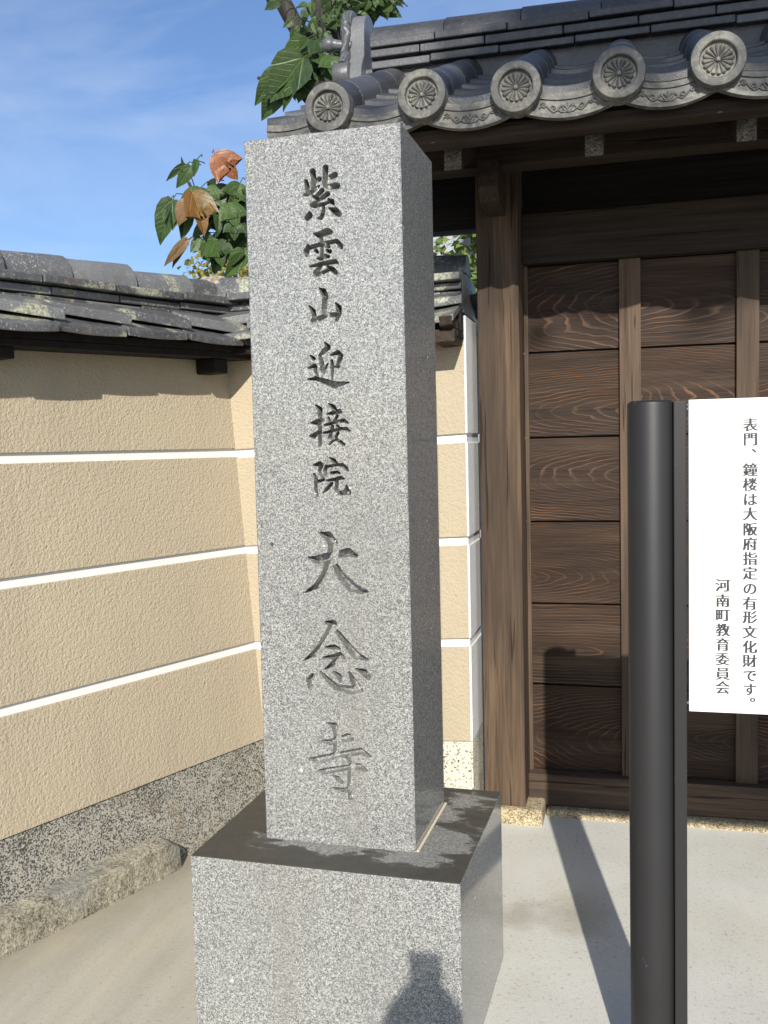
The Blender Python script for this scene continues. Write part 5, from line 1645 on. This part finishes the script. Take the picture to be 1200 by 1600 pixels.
mats_ = {'g': M_leaf, 'r': M_leaf_red, 'o': M_leaf_or, 'b': M_leaf_br}
for kind, lob, base, tip, wd, tilt in LEAVES:
    base, tip = Vector(base), Vector(tip)
    to_cam = (CAMV - base).normalized()
    nrm = (to_cam + Vector((0.1 + tilt[0], 0, 0.35 + tilt[1]))).normalized()
    mb_ = mbs['g'] if kind == 'g' else MB()
    leaf(mb_, base, tip, nrm, lob, wd, rnd.uniform(0.1, 0.65), rnd.uniform(0.1, 0.75))
    dirn = (base - tip).normalized()
    mb_.tube([base, base + dirn * 0.03 + Vector((rnd.uniform(-.02, .02), 0.03, 0.01)), base + dirn * 0.06 + Vector((rnd.uniform(-.03, .03), 0.08, -0.01))], [0.0028, 0.0025, 0.003], 5)
    if kind != 'g': build_leaves(mb_, NAMES_[kind], mats_[kind], tree)
build_leaves(mbs['g'], 'foliage', M_leaf, tree)


def crown_tree(name, label, cat, c, rad, n, size, mat, base, trunk_r, seed, lob=1):
    r_ = random.Random(seed)
    th = empty(name, base, 0, label, cat)
    tr = MB()
    tr.tube([(base[0], base[1], -0.1), (base[0] + 0.03, base[1], c[2] * 0.5), (c[0], c[1], c[2])], [trunk_r, trunk_r * 0.8, trunk_r * 0.5], 9)
    for q in range(7):
        a = q * 0.9
        tr.tube([(c[0], c[1], c[2] - rad[2] * 0.5), (c[0] + math.cos(a) * rad[0] * 0.4, c[1] + math.sin(a) * rad[1] * 0.4, c[2] + rad[2] * 0.1),
                 (c[0] + math.cos(a) * rad[0] * 0.8, c[1] + math.sin(a) * rad[1] * 0.8, c[2] + rad[2] * r_.uniform(0.2, 0.5))], [trunk_r * 0.4, trunk_r * 0.25, trunk_r * 0.1], 6)
    W(tr, 'trunk', M_bark, th)
    m_ = MB()
    cl = [Vector((r_.gauss(0, 0.45), r_.gauss(0, 0.45), r_.gauss(0.1, 0.42))) for _ in range(max(9, n // 45))]
    for _ in range(n):
        d_ = r_.choice(cl) + Vector((r_.gauss(0, 0.13), r_.gauss(0, 0.13), r_.gauss(0, 0.11)))
        if d_.length > 1.05: continue
        p_ = Vector((c[0] + d_.x * rad[0], c[1] + d_.y * rad[1], c[2] + d_.z * rad[2]))
        s_ = size * r_.uniform(0.7, 1.3)
        dr_ = Vector((r_.gauss(0, 1), r_.gauss(0, 1), r_.gauss(-0.5, 0.6))).normalized()
        nn = Vector((r_.gauss(0, 0.6), r_.gauss(-0.4, 0.6), 0.8)).normalized()
        if abs(dr_.dot(nn)) > 0.9: continue
        sdv = dr_.cross(nn).normalized() * s_ * 0.36
        b = m_.add([p_, p_ + dr_ * s_ * 0.45 + sdv, p_ + dr_ * s_ - nn * s_ * 0.15, p_ + dr_ * s_ * 0.45 - sdv], [(0, 1, 2, 3)])
        for i_, t_ in enumerate(((0, 0), (0.36, 0.45), (0, 1), (-0.36, 0.45))): m_.uv[b + i_] = t_
    build_leaves(m_, 'crown', mat, th)
    return th


crown_tree('small_leaved_tree', 'low yellowing tree with small leaves just above the corner of the wall coping', 'tree', (-3.72, 9.0, 2.86), (0.85, 0.6, 0.74), 5200, 0.07, M_leaf_far, (-3.72, 9.0, 0), 0.07, 3)
crown_tree('garden_shrub', 'sunlit green shrub seen through the gap under the gate roof, left of the post', 'shrub', (-0.95, 7.0, 2.55), (0.55, 0.5, 0.75), 1500, 0.085, leaf_mat('bright_shrub_leaf', (0.09, 0.15, 0.03), (0.22, 0.30, 0.07), (0.4, 0.45, 0.2)), (-0.95, 7.0, 0), 0.05, 8)

# far hall seen through the same gap
hall = empty('temple_hall', (-3.6, 16.0, 0), 0, 'far hall with a pale grey tiled roof, seen in the gap beside the pillar', 'building')
m = MB()
m.box(-4.7, -2.75, 15.0, 17.5, -0.05, 4.15)
W(m, 'wall', M_white, hall)
m = MB()
m.prism([(14.0, 4.10), (16.2, 5.05), (18.4, 4.10), (18.4, 4.18), (16.2, 5.15), (14.0, 4.18)], -4.85, -2.60, 0)
for q in range(9):
    X_ = -4.80 + q * 0.27
    m.tube([(X_, 13.99, 4.20), (X_, 16.2, 5.17)], 0.06, 8)
for q in range(8):
    u = q / 8
    m.box(-4.85, -2.60, 14.0 + 2.2 * u, 14.03 + 2.2 * u, 4.17 + 0.97 * u, 4.215 + 0.97 * u)
m.tube([(-2.60, 13.98, 4.22), (-2.60, 16.2, 5.20)], 0.085, 8)
W(m, 'roof', plain('pale_far_roof_tile', (0.30, 0.31, 0.31), 0.6), hall)

# tall tree out of frame behind the camera: its shade lies on the gate roof
shade = empty('roadside_tree', (6.2, -8.0, 0), 0, 'tall leafy tree standing behind the camera that shades the gate roof', 'tree')
m = MB()
m.tube([(6.2, -8, -0.1), (6.1, -8, 4), (6.0, -8, 8), (5.6, -8, 11)], [0.25, 0.22, 0.18, 0.08], 12)
for q in range(9):
    z_ = 8.0 + 0.35 * q
    m.tube([(6.0, -8, z_), (6.0 - 1.6 * (1 - q * 0.06) * (1 if q % 2 else -1), -8 + 0.3 * math.sin(q), z_ + 0.9), (6.0 - 3.4 * (1 - q * 0.07) * (1 if q % 2 else -1), -8 + 0.6 * math.sin(q * 2), z_ + 1.2)], [0.08, 0.06, 0.02], 7)
W(m, 'trunk', M_bark, shade)
m = MB()
r_ = random.Random(77)
tel, taz = math.tan(SUN_EL) / math.cos(SUN_AZ), math.tan(SUN_AZ)
cnt = 0
while cnt < 20000:
    h_, xx = r_.uniform(3.9, 9.2), r_.uniform(-0.6, 8.5)
    lim = -0.06 + 0.33 * max(0, h_ - 4.15) + 0.10 * math.sin(h_ * 9) + 0.05 * math.sin(h_ * 23)
    low = 4.13 + 0.05 * math.sin(xx * 7) + 0.04 * math.sin(xx * 19 + 1)
    if h_ < low and r_.random() > 0.10: continue
    if xx < lim and r_.random() > 0.02: continue
    top = 9.0 - 0.12 * (xx - 4) ** 2
    if h_ > top: continue
    if h_ > 6.0 and r_.random() < 0.45: continue
    Y_ = r_.uniform(-9.4, -6.6)
    p_ = Vector((xx - taz * Y_, Y_, h_ - tel * Y_))
    s_ = r_.uniform(0.10, 0.17)
    dr_ = Vector((r_.gauss(0, 1), r_.gauss(0, .4), r_.gauss(0, 1))).normalized()
    nn = (-sdir + Vector((r_.gauss(0, .4), r_.gauss(0, .4), r_.gauss(0, .4)))).normalized()
    sdv = dr_.cross(nn).normalized() * s_ * 0.4
    m.add([p_, p_ + dr_ * s_ * 0.5 + sdv, p_ + dr_ * s_, p_ + dr_ * s_ * 0.5 - sdv], [(0, 1, 2, 3)])
    cnt += 1
m.uv = {}
build_leaves(m, 'crown', plain('shade_leaf', (0.03, 0.06, 0.02), 0.6), shade)

# ------------------------------------------------------------------ the photographer, whose shadow falls on the base
per = empty('person', (0.035, -0.45, 0), 0, 'person in dark clothes standing behind the camera, holding up a phone with both hands', 'person')


def skin(name, pts, edges_, mat, root=0, sub=2):
    me_ = bpy.data.meshes.new(name)
    me_.from_pydata([p_[:3] for p_ in pts], edges_, [])
    o = bpy.data.objects.new(name, me_)
    COL.objects.link(o)
    o.parent = per
    s_ = o.modifiers.new('skin', 'SKIN')
    s_.use_smooth_shade = True
    for i_, p_ in enumerate(pts):
        d_ = me_.skin_vertices[0].data[i_]
        rr = p_[3] if isinstance(p_[3], tuple) else (p_[3], p_[3])
        d_.radius = rr
        d_.use_root = (i_ == root)
    o.modifiers.new('sub', 'SUBSURF').levels = sub
    o.modifiers['sub'].render_levels = sub
    me_.materials.append(mat)
    return o


M_skin = plain('skin', (0.50, 0.32, 0.22), 0.5)
M_cloth = plain('dark_jacket_cloth', (0.03, 0.035, 0.05), 0.85)
M_trs = plain('grey_trouser_cloth', (0.06, 0.06, 0.065), 0.85)
M_hair = plain('black_hair', (0.012, 0.011, 0.01), 0.5)
# local to the person: x right, y forward, z up
PHX = -0.083
bp = [(0, 0, 0.86, (0.15, 0.10)), (0, 0.0, 1.05, (0.14, 0.095)), (0, 0.0, 1.20, (0.15, 0.10)), (0, -0.005, 1.30, 0.055), (0, 0.02, 1.36, 0.05), (0, 0.035, 1.42, (0.066, 0.082)), (0, 0.03, 1.475, (0.062, 0.078))]
be = [(0, 1), (1, 2), (2, 3), (3, 4), (4, 5), (5, 6)]
for sg in (-1, 1):
    k_ = len(bp)
    bp += [(sg * 0.155, 0.0, 1.24, 0.05), (sg * 0.19, 0.12, 1.06, 0.040), (PHX + sg * 0.075, 0.36, 1.24, 0.024), (PHX + sg * 0.056, 0.405, 1.285, (0.020, 0.028))]
    be += [(2, k_), (k_, k_ + 1), (k_ + 1, k_ + 2), (k_ + 2, k_ + 3)]
    for q, (dz_, ln) in enumerate(((0.022, 0.040), (0.007, 0.046), (-0.009, 0.042), (-0.023, 0.034))):
        j_ = len(bp)
        bp += [(PHX + sg * 0.050, 0.418, 1.29 + dz_, 0.0085), (PHX + sg * 0.045, 0.450, 1.292 + dz_, 0.008), (PHX + sg * (0.045 - ln * 0.6), 0.456, 1.292 + dz_, 0.007)]
        be += [(k_ + 3, j_), (j_, j_ + 1), (j_ + 1, j_ + 2)]
    j_ = len(bp)
    bp += [(PHX + sg * 0.040, 0.405, 1.315, 0.010), (PHX + sg * 0.022, 0.418, 1.335, 0.008)]
    be += [(k_ + 3, j_), (j_, j_ + 1)]
    k_ = len(bp)
    bp += [(sg * 0.085, 0, 0.80, 0.085), (sg * 0.09, 0.01, 0.46, 0.055), (sg * 0.09, -0.02, 0.09, 0.038), (sg * 0.095, 0.10, 0.04, (0.042, 0.03))]
    be += [(0, k_), (k_, k_ + 1), (k_ + 1, k_ + 2), (k_ + 2, k_ + 3)]
skin('body', bp, be, M_skin)
jp = [(0, 0, 0.82, (0.17, 0.12)), (0, 0.0, 1.05, (0.16, 0.112)), (0, 0.0, 1.20, (0.165, 0.115)), (0, -0.005, 1.285, 0.068)]
je = [(0, 1), (1, 2), (2, 3)]
for sg in (-1, 1):
    k_ = len(jp)
    jp += [(sg * 0.16, 0.0, 1.24, 0.062), (sg * 0.195, 0.12, 1.055, 0.052), (PHX + sg * 0.085, 0.345, 1.228, 0.036)]
    je += [(2, k_), (k_, k_ + 1), (k_ + 1, k_ + 2)]
skin('jacket', jp, je, M_cloth)
tp_ = [(0, 0, 0.86, (0.16, 0.115))]
te = []
for sg in (-1, 1):
    k_ = len(tp_)
    tp_ += [(sg * 0.09, 0, 0.76, 0.10), (sg * 0.095, 0.01, 0.46, 0.075), (sg * 0.095, -0.02, 0.10, 0.06)]
    te += [(0, k_), (k_, k_ + 1), (k_ + 1, k_ + 2)]
skin('trousers', tp_, te, M_trs)
m = MB()
m.ell((0, 0.015, 1.462), 0.088, 0.10, 0.086, nu=18, nv=12)
m.ell((0, -0.015, 1.41), 0.082, 0.07, 0.085, nu=16, nv=10)
m.build('hair', M_hair, per)
for sg in (-1, 1):
    m = MB()
    m.ell((sg * 0.095, 0.055, 0.045), 0.048, 0.125, 0.045, nu=14, nv=8)
    m.build('shoe', M_hair, per)
m = MB()
m.box(-0.0375, 0.0375, -0.004, 0.004, 0, 0.147)
ph = m.build('phone', plain('black_phone_glass', (0.02, 0.02, 0.022), 0.2), bevel=0.003)
ph.location = (-0.048, -0.012, 1.256)
tag(ph, 'slim dark phone held upright in the hands of the person behind the camera', 'phone')
